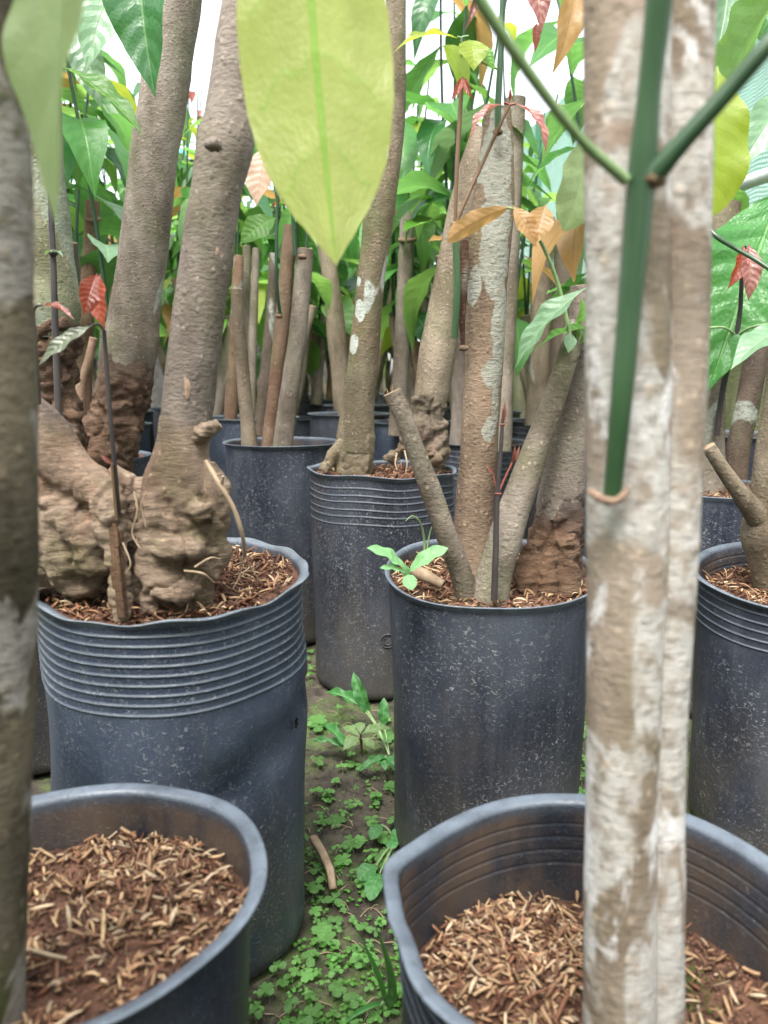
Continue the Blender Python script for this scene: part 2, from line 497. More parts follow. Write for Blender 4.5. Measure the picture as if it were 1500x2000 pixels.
M['leaf_sage'] = leaf_mat("leaf_dull_sage", (.13, .15, .1), (.15, .17, .11), (.2, .26, .12), (.2, .22, .14), tf=.25, rough=.3, spec=.7)
M['leaf_mint'] = leaf_mat("leaf_mint", (.22, .46, .2), (.25, .45, .22), (.35, .6, .22), (.4, .6, .35), tf=.4, rough=.5, nv=6)
M['weed'] = leaf_mat("weed_leaf", (.065, .22, .06), (.09, .22, .07), (.18, .42, .08), (.2, .4, .16), tf=.3, rough=.45, nv=5)
M['weed_olive'] = leaf_mat("weed_olive_leaf", (.13, .2, .08), (.14, .19, .09), (.2, .32, .1), (.26, .32, .18), tf=.3, rough=.5, nv=7)
M['clover'] = leaf_mat("clover_leaf", (.1, .3, .045), (.12, .28, .07), (.25, .5, .06), (.16, .38, .1), tf=.35, rough=.55, nv=3, var=.3)
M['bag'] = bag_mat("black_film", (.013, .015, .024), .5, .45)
M['bag_blue'] = bag_mat("worn_blue_black_film", (.02, .031, .053), .42, .85, .34, .5, dustc=(.06, .076, .112), worn_sheen=(.15, .175, .2))
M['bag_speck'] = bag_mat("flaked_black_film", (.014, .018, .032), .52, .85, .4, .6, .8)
M['bag_front'] = bag_mat("close_black_film", (.011, .015, .025), .08, .5, .3, .6, worn_sheen=(.15, .18, .22))
M['soil'] = soil_mat()
M['husk'] = simple_mat("rice_husk", (.3, .2, .1), (.5, .35, .2), 200, .75, .3, .001, .3, tint=True)
M['ground'] = ground_mat()
M['net'] = net_mat()
M['wall'] = wall_mat()
M['pipe'] = simple_mat("white_pipe", (.6, .62, .63), (.8, .8, .8), 12, .4, .1, .001, .5)
M['teal'] = simple_mat("teal_tarpaulin", (.03, .25, .2), (.06, .36, .3), 6, .5, .3, .01, .4)
M['post'] = simple_mat("weathered_post", (.05, .045, .04), (.12, .11, .1), 20, .8, .4, .004)
M['dark'] = simple_mat("dark_hole", (.004, .004, .004), (.01, .009, .008), 20, .9, .1, .001)
M['strip'] = simple_mat("dry_bark_strip", (.24, .17, .11), (.38, .29, .2), 70, .8, .6, .002, zs=.3)
M['moss'] = simple_mat("green_moss", (.04, .07, .012), (.11, .16, .03), 90, .95, 1.0, .008)


# ------------------------------------------------------------------ stems and trunks
def catmull(ctrl, n):
    """ctrl: list of (Vector, r). n points per span."""
    pts = [c[0] for c in ctrl]; rs = [c[1] for c in ctrl]
    out = []
    m = len(pts)
    if m == 2:
        for k in range(n + 1):
            t = k / n
            out.append((pts[0].lerp(pts[1], t), rs[0] * (1 - t) + rs[1] * t))
        return out
    for i in range(m - 1):
        p0 = pts[i - 1] if i > 0 else pts[0] * 2 - pts[1]
        p3 = pts[i + 2] if i + 2 < m else pts[m - 1] * 2 - pts[m - 2]
        r0 = rs[i - 1] if i > 0 else rs[0]
        r3 = rs[i + 2] if i + 2 < m else rs[m - 1]
        for k in range(n + (1 if i == m - 2 else 0)):
            t = k / n
            t2, t3 = t * t, t * t * t
            f = lambda a, b, c, d: .5 * ((2 * b) + (c - a) * t + (2 * a - 5 * b + 4 * c - d) * t2 + (3 * b - a - 3 * c + d) * t3)
            p = Vector((f(p0.x, pts[i].x, pts[i + 1].x, p3.x), f(p0.y, pts[i].y, pts[i + 1].y, p3.y), f(p0.z, pts[i].z, pts[i + 1].z, p3.z)))
            out.append((p, max(1e-4, f(r0, rs[i], rs[i + 1], r3))))
    return out


def tube(mb, ctrl, seg=20, n=6, lump=0.06, lscale=18.0, seed=0.0, mi=0, cap_mi=None, caps=(True, True)):
    """smooth tapering tube through ctrl; cut ends are slightly dished discs"""
    pr = catmull(ctrl, n)
    ref = Vector((0.13, 1, 0.07)).normalized()
    rings, L = [], 0.0
    vs, fs, uvs = [], [], []
    prev_x = None
    for i, (p, r) in enumerate(pr):
        a = pr[max(0, i - 1)][0]; b = pr[min(len(pr) - 1, i + 1)][0]
        tg = (b - a).normalized()
        x = (prev_x if prev_x is not None else ref.cross(tg) if abs(ref.dot(tg)) < .95 else Vector((1, 0, 0)))
        x = (x - tg * x.dot(tg)).normalized()
        y = tg.cross(x)
        prev_x = x
        if i: L += (p - pr[i - 1][0]).length
        for s in range(seg):
            an = 2 * math.pi * s / seg
            d = x * math.cos(an) + y * math.sin(an)
            rr = r
            if lump:
                q = (p + d * r)
                rr = r * (1 + lump * mn.noise(q * lscale + Vector((seed, seed * 1.7, 0))) + lump * .5 * mn.noise(q * lscale * 2.7 + Vector((0, seed, 4))))
            vs.append(p + d * rr)
        rings.append(L)
    rm = pr[0][1]
    for i in range(len(pr) - 1):
        for s in range(seg):
            s2 = (s + 1) % seg
            fs.append((i * seg + s, i * seg + s2, (i + 1) * seg + s2, (i + 1) * seg + s))
            u0, u1 = s / seg * 6.28 * rm, (s + 1) / seg * 6.28 * rm
            uvs.append([(u0, rings[i]), (u1, rings[i]), (u1, rings[i + 1]), (u0, rings[i + 1])])
    mb.add(vs, fs, uvs, mi)
    for e, on in ((0, caps[0]), (len(pr) - 1, caps[1])):
        if not on: continue
        c, r = pr[e]
        tg = (pr[1][0] - pr[0][0]).normalized() if e == 0 else (pr[-1][0] - pr[-2][0]).normalized()
        sg = -1 if e == 0 else 1
        rim = vs[e * seg:(e + 1) * seg]
        inner = [c + (v - c) * .82 + tg * sg * r * .06 for v in rim]
        vv = list(rim) + inner + [c + tg * sg * r * .04]
        ff = []
        for s in range(seg):
            s2 = (s + 1) % seg
            q = (s, s2, seg + s2, seg + s); tri = (seg + s, seg + s2, 2 * seg)
            if e == 0: q, tri = q[::-1], tri[::-1]
            ff += [q, tri]
        mb.add(vv, ff, None, mi if cap_mi is None else cap_mi)


def pxs(lst, Y=None):
    """(px, py, width_px[, Y]) -> (point, radius)"""
    out = []
    for t in lst:
        yy = t[3] if len(t) > 3 else Y
        out.append((P(t[0], t[1], yy), t[2] * .5 * mpp(t[0], t[1], yy)))
    return out


def fbm(p, o=4):
    a, f, s = .5, 1.0, 0.0
    for _ in range(o):
        s += a * mn.noise(p * f); a *= .5; f *= 2.03
    return s


def gnarl(name, limbs, blobs, voxel, amp, mat, parent, amp_fn=None, freq=38.0, seed=0.0, zf=(15, 62)):
    """limbs (tubes) and blobs fused into one skin, then wrinkled along the normals"""
    mb = MB()
    for lm in limbs:
        tube(mb, lm, 18, 6, .05, 20, seed)
    me0 = mb.mesh("tmp", [])
    bm = bmesh.new(); bm.from_mesh(me0)
    for (c, rx, ry, rz) in blobs:
        bmesh.ops.create_icosphere(bm, subdivisions=3, radius=1.0, matrix=Matrix.Translation(c) @ Matrix.Diagonal((rx, ry, rz, 1)))
    bm.to_mesh(me0); bm.free()
    ob = bpy.data.objects.new("tmp", me0); COL.objects.link(ob)
    md = ob.modifiers.new("r", 'REMESH'); md.mode = 'VOXEL'; md.voxel_size = voxel
    sm = ob.modifiers.new("s", 'SMOOTH'); sm.iterations = 4; sm.factor = .5
    bpy.context.view_layer.update()
    me = bpy.data.meshes.new_from_object(ob.evaluated_get(bpy.context.evaluated_depsgraph_get()))
    bpy.data.objects.remove(ob); bpy.data.meshes.remove(me0)
    n = len(me.vertices)
    co = np.empty(n * 3); me.vertices.foreach_get("co", co)
    no = np.empty(n * 3)
    me.vertices.foreach_get("normal", no)
    co = co.reshape(-1, 3); no = no.reshape(-1, 3)
    sv = Vector((seed, seed * .7, seed * 1.3))
    for i in range(n):
        p = Vector(co[i])
        a = amp * (amp_fn(p) if amp_fn else 1.0)
        if a < 1e-5: continue
        w = Vector((fbm(p * 14 + sv, 2), fbm(p * 14 - sv, 2), 0)) * .045
        q = p + w
        lumps = fbm(q * freq + sv, 4)
        rid = 1 - abs(mn.noise(Vector((q.x * 40, q.y * 40, q.z * 120)) + sv)) * 2
        pits = min(0, mn.noise(q * 34 - sv) + .22)
        gro = max(0, 1 - abs(mn.noise(Vector((q.x * 21, q.y * 21, q.z * zf[0])) + sv * 3)) * 9)
        gr2 = max(0, 1 - abs(mn.noise(Vector((q.x * 30, q.y * 30, q.z * zf[1])) - sv * 2)) * 6)
        co[i] += no[i] * (a * (lumps * 1.2 + rid * .22 + pits * 1.5 - gro * .55 - gr2 * .22))
    b = Vector(parent.location)
    co -= np.array(b)
    me.vertices.foreach_set("co", co.ravel())
    me.materials.clear()
    me.materials.append(mat)
    me.polygons.foreach_set("use_smooth", [True] * len(me.polygons))
    me.update()
    me.name = name
    return link(name, me, parent)


# ------------------------------------------------------------------ leaves
PROF = [(0, .035), (.04, .045), (.08, .14), (.15, .42), (.25, .73), (.36, .93), (.46, 1.0), (.56, .97), (.66, .85), (.76, .64), (.84, .42), (.9, .25), (.95, .11), (.98, .045), (1, .008)]
PROF_BLUNT = [(0, .035), (.05, .06), (.1, .3), (.2, .62), (.34, .88), (.48, 1.0), (.62, 1.0), (.75, .92), (.85, .74), (.93, .48), (.98, .22), (1, .03)]
PROF_GRASS = [(0, .5), (.1, .7), (.3, .95), (.5, 1), (.7, .85), (.85, .55), (.95, .25), (1, .02)]


def prof(t, table):
    for (a, wa), (b, wb) in zip(table, table[1:]):
        if t <= b:
            k = (t - a) / (b - a)
            return wa + (wb - wa) * (k * k * (3 - 2 * k) * .4 + k * .6)
    return table[-1][1]


_leafcache = {}


def leaf_mesh(nu=6, nv=14, arch=.12, fold=.18, quilt=.0, wave=.03, curl=0.0, table='n', seed=0):
    key = (nu, nv, arch, fold, quilt, wave, curl, table, seed)
    if key in _leafcache: return _leafcache[key]
    tb = {'n': PROF, 'b': PROF_BLUNT, 'g': PROF_GRASS}[table]
    rg = random.Random(seed)
    ph = rg.uniform(0, 6)
    sway = rg.uniform(-.05, .05)
    mb = MB()
    vs, fs, uvs = [], [], []
    for j in range(nv + 1):
        t = j / nv
        w = prof(t, tb)
        for i in range(nu + 1):
            s = i / nu * 2 - 1
            x = s * w * .5 + sway * math.sin(t * 3.1)
            lat = math.sin((t - .14 * abs(s)) * 10 * 6.283) * quilt * .6 * (1 - abs(s)) * abs(s) * 4 * w
            z = arch * 4 * t * (1 - t) + curl * t * t + fold * abs(s) * w * .5 * .4 + wave * math.sin(t * 17 + ph + (2 if s > 0 else 0)) * s * s * w + lat
            y = t - .03 * fold * abs(s)
            vs.append((x, y, z))
    for j in range(nv):
        for i in range(nu):
            a = j * (nu + 1) + i
            fs.append((a, a + 1, a + nu + 2, a + nu + 1))
            uvs.append([(i / nu, j / nv), ((i + 1) / nu, j / nv), ((i + 1) / nu, (j + 1) / nv), (i / nu, (j + 1) / nv)])
    mb.add(vs, fs, uvs)
    me = mb.mesh("leaf", [])
    _leafcache[key] = me
    return me


_leafmat = {}


def leaf_with(me, mat):
    k = (me.name, mat.name)
    if k not in _leafmat:
        c = me.copy(); c.materials.append(mat); _leafmat[k] = c
    return _leafmat[k]


def leaf(parent, base, a, b, width, hint, mat, name='leaf', **kw):
    """leaf from world point a (base) to b (tip); hint = direction its upper face looks; width in metres"""
    me = leaf_with(leaf_mesh(**kw), M[mat])
    yv = b - a
    ln = yv.length
    yn = yv / ln
    z = Vector(hint)
    z = (z - yn * z.dot(yn)).normalized()
    x = yn.cross(z)
    m = Matrix(((x.x * width, yv.x, z.x * ln, a.x), (x.y * width, yv.y, z.y * ln, a.y), (x.z * width, yv.z, z.z * ln, a.z), (0, 0, 0, 1)))
    o = link(name, me, parent)
    o.matrix_basis = Matrix.Translation(-Vector(base)) @ m
    return o


HC = Vector((0, -1, .2))        # a face turned to the viewer's side of the nursery
HU = Vector((0, -.3, 1))


# ------------------------------------------------------------------ grow bags
def bag_parts(root, h, rt, rb, ribs=(), rim=None, dent=None, lip=.009, seg=96, soil=.03, mat='bag', mound=None, seed=0, soil_mat='soil', lip_wob=None, rim_top=None):
    """bag (film with rolled lip, ribs, creases) and soil, local to root. Returns soil height function."""
    rg = random.Random(seed)
    p1, p2, p3 = [rg.uniform(0, 6.28) for _ in range(3)]
    rim = rim or (lambda a: 0.0)
    rim_top = rim_top or (lambda a: 0.0)
    dent = dent or (lambda a, z: 0.0)
    th = .0022

    def rad(a, z):
        k = z / h
        r = rb + (rt - rb) * min(1, k)
        r += .0022 * math.sin(2 * a + p1) * k + .0016 * math.sin(3 * a + p2 + z * 8) + .0009 * math.sin(7 * a + p3 - z * 21)
        r += .0011 * mn.noise(Vector((math.cos(a) * 2.2, math.sin(a) * 2.2, z * 9 + seed)))
        return r + dent(a, z)

    rows = [(0.0, -.02), (0.002, -.006), (.008, -.001), (.018, 0.0)]
    zs = list(np.linspace(.03, h - .012, 16))
    for zr in ribs:
        zs = [z for z in zs if abs(z - (h - zr)) > .004]
        zs += [h - zr - .0027, h - zr + .0027, h - zr - .002, h - zr - .0011, h - zr - .0004, h - zr + .0004, h - zr + .0011, h - zr + .002]
    for z in sorted(set(zs)):
        bump = 0
        for zr in ribs:
            d = abs(z - (h - zr))
            if d < .0006: bump = .0012
            elif d < .0013: bump = .0006
        rows.append((z, bump))
    rows += [(h - .007, 0), (h - .003, .0022)]
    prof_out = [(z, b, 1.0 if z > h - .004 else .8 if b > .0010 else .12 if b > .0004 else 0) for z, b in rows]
    lipr = [(h - .0008, lip * .8, 1), (h + .0002, lip, 1), (h + .0014, lip - .0008, 1), (h + .0012, lip * .6, .9), (h + .0004, lip * .2, .8), (h - .0008, -.0012, .7), (h - .004, -th, .2)]  # last value pales the lip, painted sky sheen included
    inner = [(h - .012, -th), (h - .02, -th)]
    for zr in ribs:
        if zr < soil + .03:
            inner += [(h - zr + .0024, -th), (h - zr + .0015, -th), (h - zr, -th + .0013), (h - zr - .0015, -th), (h - zr - .0024, -th)]
    inner += [(h - soil - .05, -th)]
    inner = sorted(set(inner), key=lambda q: -q[0])
    n_in = len(prof_out) + len(lipr)
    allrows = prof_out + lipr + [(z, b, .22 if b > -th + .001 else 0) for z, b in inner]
    tint = []
    vs, fs, uvs = [], [], []
    vlen = 0
    vl = []
    for j, (z, b, _) in enumerate(allrows):
        if j: vlen += math.hypot(z - allrows[j - 1][0], b - allrows[j - 1][1])
        vl.append(vlen)
        for s in range(seg):
            a = 2 * math.pi * s / seg
            k = max(0, z / h)
            zz = z + rim(a) * k ** 2.2 + rim_top(a) * k ** 70
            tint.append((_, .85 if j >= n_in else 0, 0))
            bb = b
            if lip_wob and z > h - .004: bb = b * lip_wob(a)
            r = rad(a, z) + bb
            vs.append((r * math.cos(a), r * math.sin(a), zz))
    for j in range(len(allrows) - 1):
        for s in range(seg):
            s2 = (s + 1) % seg
            fs.append((j * seg + s, j * seg + s2, (j + 1) * seg + s2, (j + 1) * seg + s))
            u0, u1 = s / seg * 6.28 * rt, (s + 1) / seg * 6.28 * rt
            uvs.append([(u0, vl[j]), (u1, vl[j]), (u1, vl[j + 1]), (u0, vl[j + 1])])
    vs.append((0, 0, .001)); c = len(vs) - 1; tint.append((0, 0, 0))
    for s in range(seg):
        fs.append((c, (s + 1) % seg, s)); uvs.append([(0, 0)] * 3)
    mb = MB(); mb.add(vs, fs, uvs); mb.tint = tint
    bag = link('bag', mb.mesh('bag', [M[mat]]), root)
    # soil
    mound = mound or (lambda x, y: 0.0)

    def sz(x, y):
        a = math.atan2(y, x); rr = math.hypot(x, y) / rt
        e = h - soil + rim(a) * .6 * rr
        return e + mound(x, y) + .009 * fbm(Vector((x * 30 + seed, y * 30, 0)), 3) + .006 * fbm(Vector((x * 105, y * 105, seed)), 2)
    rings, sseg = (22, 84) if seg > 60 else (8, 32)
    vs, fs = [(0, 0, sz(0, 0))], []
    for i in range(1, rings + 1):
        for s in range(sseg):
            a = 2 * math.pi * s / sseg
            r = (rad(a, h - soil) - th + .0007) * i / rings
            x, y = r * math.cos(a), r * math.sin(a)
            vs.append((x, y, sz(x, y)))
    for s in range(sseg):
        fs.append((0, 1 + s, 1 + (s + 1) % sseg))
    for i in range(rings - 1):
        for s in range(sseg):
            s2 = (s + 1) % sseg
            o = 1 + i * sseg
            fs.append((o + s, o + sseg + s, o + sseg + s2, o + s2))
    mb = MB(); mb.add(vs, fs)
    link('soil', mb.mesh('soil', [M[soil_mat]]), root)
    return sz, bag


HUSK = [(.4, .25, .14), (.5, .335, .19), (.34, .2, .11), (.56, .42, .28), (.2, .09, .05), (.15, .065, .038), (.26, .13, .075), (.11, .055, .035)]


def husks(root, sz, rmax, n, size, seed, weight=None, pale=0.5, name='mulch'):
    """loose husks and shavings lying on the soil: nobody could count them"""
    rg = random.Random(seed)
    mb = MB(); mb.tint = []
    k = 0
    tries = 0
    while k < n and tries < n * 6:
        tries += 1
        a = rg.uniform(0, 6.283); r = rmax * math.sqrt(rg.random())
        x, y = r * math.cos(a), r * math.sin(a)
        if weight and rg.random() > weight(x, y): continue
        k += 1
        L = size * rg.uniform(.35, 1.25) * (1.6 if rg.random() < .08 else 1); w = min(L, size) * rg.uniform(.14, .36); tk = w * .18
        yaw, pit, rol = rg.uniform(0, 6.283), rg.gauss(0, .38), rg.gauss(0, .5)
        m = Matrix.Translation((x, y, sz(x, y) + abs(math.sin(pit)) * L * .4 + tk + rg.uniform(0, .004))) @ Matrix.Rotation(yaw, 4, 'Z') @ Matrix.Rotation(pit, 4, 'Y') @ Matrix.Rotation(rol, 4, 'X')
        bend = rg.uniform(-.12, .2) * L
        vs = []
        for t, ww in ((-.5, rg.uniform(.3, .9)), (-.2, 1), (.2, .95), (.5, rg.uniform(.2, .85))):
            zc = bend * (1 - 4 * t * t)
            for sy, szz in ((-.5, 0), (0, 1), (.5, 0)):
                vs.append(m @ Vector((t * L, sy * w * ww, zc + szz * tk * ww * 2)))
        fs = []
        for i in range(3):
            o = i * 3
            fs += [(o, o + 3, o + 4, o + 1), (o + 1, o + 4, o + 5, o + 2), (o + 2, o + 5, o + 3, o)]
        mb.add(vs, fs)
        c = HUSK[rg.randrange(4)] if rg.random() < pale else HUSK[4 + rg.randrange(4)]
        f = rg.uniform(.6, 1.2)
        mb.tint += [(c[0] * f, c[1] * f, c[2] * f)] * 12
    for q in range(int(n * 2.6)):
        a = rg.uniform(0, 6.283); r = rmax * math.sqrt(rg.random())
        x, y = r * math.cos(a), r * math.sin(a)
        s = size * rg.choice((.05, .06, .08, .1, .12, .15, .2)) * rg.uniform(.8, 1.2)
        p = Vector((x, y, sz(x, y) + s * .2))
        ax = [Vector((rg.gauss(0, 1), rg.gauss(0, 1), rg.gauss(0, 1))).normalized() for _ in range(3)]
        vs = [p + Vector(v) * s * rg.uniform(.45, 1.3) for v in ((1, 0, 0), (.3, .95, 0), (-.8, .6, 0), (-.8, -.6, 0), (.3, -.95, 0), (.1, .1, .8), (0, 0, -.6))]
        mb.add(vs, [(0, 1, 5), (1, 2, 5), (2, 3, 5), (3, 4, 5), (4, 0, 5), (1, 0, 6), (2, 1, 6), (3, 2, 6), (4, 3, 6), (0, 4, 6)])
        f = rg.uniform(.45, 1.35)
        mb.tint += [(.155 * f, .08 * f, .052 * f)] * 7
    o = link(name, mb.mesh(name, [M['husk']]), root)
    o['kind'] = 'stuff'
    return o


def bag_at(px, py, Y):
    p = P(px, py, Y)
    return Vector((p.x, p.y, 0))

#@@SETTING
# ================================================================== the setting
def axis(lo, hi, dlo, dhi, fine):
    a = list(np.arange(dlo, dhi, fine))
    x, s = dhi, fine
    while x < hi:
        a.append(x); s *= 1.35; x += s
    a.append(hi)
    x, s, b = dlo - fine, fine, []
    while x > lo:
        b.append(x); s *= 1.35; x -= s
    b.append(lo)
    return b[::-1] + a


gx, gy = axis(-60, 60, -.75, .75, .009), axis(-8, 120, .25, 1.7, .009)


def gz(x, y):
    k = 1 if (abs(x) < 2 and -1 < y < 4) else 0
    q = Vector((x, y, 0))
    return k * (.012 * fbm(q * 9, 3) + .009 * fbm(q * 38, 3)) - .006


mb = MB()
vs = [(x, y, gz(x, y)) for y in gy for x in gx]
W = len(gx)
fs = [(j * W + i, j * W + i + 1, (j + 1) * W + i + 1, (j + 1) * W + i) for j in range(len(gy) - 1) for i in range(W - 1)]
mb.add(vs, fs)
tag(link('ground', mb.mesh('ground', [M['ground']])), 'damp dark earth with moss between the grow bags', kind='structure')


def wall_x(y): return 1.61 - .19 * y


def quadbox(mb, a, b, t, z0, z1, uvscale=1):
    """upright slab from a to b (xy), thickness t to the right"""
    d = (Vector((b[0], b[1], 0)) - Vector((a[0], a[1], 0)))
    n = Vector((d.y, -d.x, 0)).normalized() * t
    v = []
    for z in (z0, z1):
        for p in (a, b, (b[0] + n.x, b[1] + n.y), (a[0] + n.x, a[1] + n.y)):
            v.append((p[0], p[1], z))
    L = d.length
    f = [(0, 1, 5, 4), (1, 2, 6, 5), (2, 3, 7, 6), (3, 0, 4, 7), (4, 5, 6, 7), (3, 2, 1, 0)]
    uv = [[(0, z0), (L, z0), (L, z1), (0, z1)]] * 6
    mb.add(v, f, uv)


YA, YB = .8, 6.2
wt = thing('garden_wall', 'low mossy yellowish concrete wall along the right side below the green net', 'wall', (wall_x(YA), YA, 0))
mb = MB(); quadbox(mb, (wall_x(YA), YA), (wall_x(YB), YB), .12, -.05, .9)
part('wall_face', mb, M['wall'], wt, smooth_=False)
mb = MB(); quadbox(mb, (wall_x(YA) - .012, YA), (wall_x(YB) - .012, YB), .144, .9, .945)
part('coping', mb, M['wall'], wt, smooth_=False)

nt = thing('shade_net_fence', 'green woven shade net stretched above the low wall with a white pipe rail', 'fence', (wall_x(YA) + .05, YA, .945))
mb = MB()
NX, NZ = 160, 12
vs, fs, uvs = [], [], []
L = math.hypot(YB - YA, wall_x(YB) - wall_x(YA))
for j in range(NZ + 1):
    for i in range(NX + 1):
        y = YA + (YB - YA) * i / NX
        z = .93 + 1.0 * j / NZ
        o = .012 * math.sin(i * .9 + j * .4) + .02 * fbm(Vector((i * .15, j * .3, 3)), 2)
        vs.append((wall_x(y) + .05 + o, y, z))
for j in range(NZ):
    for i in range(NX):
        a = j * (NX + 1) + i
        fs.append((a, a + 1, a + NX + 2, a + NX + 1))
        u0, u1, v0, v1 = i / NX * L, (i + 1) / NX * L, j / NZ, (j + 1) / NZ
        uvs.append([(u0, v0), (u1, v0), (u1, v1), (u0, v1)])
mb.add(vs, fs, uvs)
part('net', mb, M['net'], nt)
mb = MB()
tube(mb, [(Vector((wall_x(YA) - .02, YA, 1.165)), .021), (Vector((wall_x(YB) - .02, YB, 1.19)), .021)], 14, 8, 0)
part('pipe_rail', mb, M['pipe'], nt)
for y in (1.3, 2.9, 4.5, 6.1):
    mb = MB()
    tube(mb, [(Vector((wall_x(y) + .09, y, .9)), .022), (Vector((wall_x(y) + .09, y, 1.95)), .022)], 10, 3, 0)
    part('net_post', mb, M['post'], nt)

sh = thing('open_shed', 'distant open shed with a teal tarpaulin roof beyond the rows on the left', 'shed', (-2.6, 9.0, 0))
mb = MB()
vs, fs = [], []
for j in range(5):
    for i in range(25):
        x, y = -4.6 + i * .19, 8.2 + j * .45
        vs.append((x, y, 2.8 + .12 * j + .03 * math.sin(i * 1.3) + .015 * math.sin(i * 3.1 + j)))
for j in range(4):
    for i in range(24):
        a = j * 25 + i; fs.append((a, a + 1, a + 26, a + 25))
n0 = len(vs)
vs += [(v[0], v[1], v[2] - .05) for v in vs[:25]]
for i in range(24): fs.append((i, n0 + i, n0 + i + 1, i + 1))
mb.add(vs, fs)
part('tarpaulin_roof', mb, M['teal'], sh)
for x in (-4.5, -3.1, -1.7, -.2):
    mb = MB(); tube(mb, [(Vector((x, 8.4, -.02)), .05), (Vector((x, 8.4, 2.85)), .045)], 10, 3, .05)
    part('post', mb, M['post'], sh)
mb = MB(); quadbox(mb, (-4.6, 9.7), (-.1, 9.7), .08, 0, 2.55)
part('back_wall', mb, M['post'], sh, smooth_=False)
mb = MB(); tube(mb, [(Vector((-4.6, 8.4, 2.72)), .05), (Vector((-.1, 8.4, 2.72)), .05)], 8, 3, 0)
part('beam', mb, M['post'], sh)

# ================================================================== grow bags close by
used = []


def grow_bag(label, px, py, Y, r, h, group='black grow bags', hus=None, **kw):
    b = bag_at(px, py, Y)
    used.append((b.x, b.y))
    t = thing('grow_bag', label, 'grow bag', b, group)
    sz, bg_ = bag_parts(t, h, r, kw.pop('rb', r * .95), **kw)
    if hus:
        n, size, seed, weight, pale = hus
        husks(t, sz, r * .95, n, size, seed, weight, pale)
    return t, b, sz


# front left
def m_fl(x, y): return .012 * math.exp(-((x - .05) ** 2 + (y - .02) ** 2) / .004)
FL, bFL, szFL = grow_bag('wide black bag at the lower left, red soil and husk mulch at its blurred rim', 122, 1745, .42, .1125, .287,
                         mat='bag_front', soil=.04, lip=.0085, mound=m_fl, seed=3, rb=.101,
                         hus=(1700, .0105, 5, lambda x, y: .15 + .85 * smooth(-.07, .05, x + y * .4) * (.4 + .6 * (mn.noise(Vector((x * 40, y * 40, 2))) > -.1)), .5))


# front right: half empty, ribbed inside, pinched at the left of its lip
def rim_fr(a):
    d = (a - math.pi + .05 + math.pi) % (2 * math.pi) - math.pi
    return .004 * math.sin(2 * a) - .006 * math.exp(-(d / .22) ** 2)


def dent_fr(a, z):
    d = (a - math.pi + .35 + math.pi) % (2 * math.pi) - math.pi
    d2 = (a - math.pi - .25 + math.pi) % (2 * math.pi) - math.pi
    return .007 * math.exp(-(d / .16) ** 2) * smooth(.1, .26, z) - .006 * math.exp(-(d2 / .25) ** 2) * smooth(.12, .26, z)


def m_fr(x, y): return .026 * math.exp(-((x + .045) ** 2 + (y - .045) ** 2) / .0045) + .014 * math.exp(-((x - .09) ** 2 + (y - .02) ** 2) / .003)
FR, bFR, szFR = grow_bag('half filled black bag at the lower right with ribs showing inside its rim', 1172, 1780, .43, .1255, .264,
                         mat='bag_front', soil=.088, lip=.0095, ribs=(.018, .029, .04, .051), rim=rim_fr, dent=dent_fr, mound=m_fr, seed=8, rb=.118,
                         hus=(1900, .0115, 9, lambda x, y: .16 + .84 * smooth(.004, .022, m_fr(x, y)) * (x < .04), .66))
mo = MB()
c = Vector((bFR.x + .062, bFR.y + .02, 0))
rg = random.Random(4)
for k in range(260):
    x, y = c.x + rg.gauss(0, .011), c.y + rg.gauss(0, .012)
    z = szFR(x - bFR.x, y - bFR.y)
    a = rg.uniform(0, 6.28); l = rg.uniform(.004, .012)
    d = Vector((math.cos(a) * .6, math.sin(a) * .6, 1)).normalized() * l
    s_ = Vector((-math.sin(a), math.cos(a), 0)) * .0012
    q = Vector((x, y, z))
    mo.add([q - s_, q + s_, q + d * .6], [(0, 1, 2)])
tag(part('moss_tuft', mo, M['moss'], FR), kind='stuff')


# big ribbed bag, left middle
def rim_l2(a):   # back stands higher
    return .011 * math.sin(a) + .0012 * math.sin(3 * a + 1)


def wav_l2(a):   # front lip folded down and wavy
    return .002 * math.sin(5 * a + 1) * (1 if math.sin(a) < 0 else .3) + .0012 * math.sin(13 * a)


def dent_l2(a, z):
    # crease running down from the right side towards the left
    aa = (a + math.pi) % (2 * math.pi) - math.pi
    zc = .255 + (aa + .2) * .045
    d = (z - zc) / .011
    k = smooth(-1.5, -.9, aa) * (1 - smooth(.0, .25, aa))
    b = (z - zc - .03) / .026
    low = .005 * math.exp(-((z - .24) / .05) ** 2) * math.sin(aa * 3 + 1)
    return k * (-.012 * math.exp(-d * d) + .006 * math.exp(-b * b)) + low


L2, bL2, szL2 = grow_bag('large ribbed blue-black bag at the middle left with a crease and a hole', 335, 1125, .765, .13, .392, mat='bag_blue',
                         soil=.008, lip=.007, ribs=tuple(.014 + .0094 * k for k in range(9)), rim=rim_l2, rim_top=wav_l2, dent=dent_l2, seed=12, rb=.131,
                         hus=(1500, .013, 21, None, .38), lip_wob=lambda a: 1 + .5 * math.sin(5 * a + 1) * (math.sin(a) < 0))
hp = P(585, 1383, .765)
hb = MB()
rd = Vector((hp.x - bL2.x, hp.y - bL2.y - .035, 0)).normalized()
hc = Vector((bL2.x, bL2.y, hp.z)) + rd * .1322
tx = Vector((-rd.y, rd.x, 0))
ring = [hc + tx * math.cos(k * .5236) * .0035 + Vector((0, 0, 1)) * math.sin(k * .5236) * .006 + rd * (.0008 + .0012 * (k % 2)) for k in range(12)]
hb.add(ring + [hc - rd * .001], [(k, (k + 1) % 12, 12) for k in range(12)])
part('torn_hole', hb, M['dark'], L2)

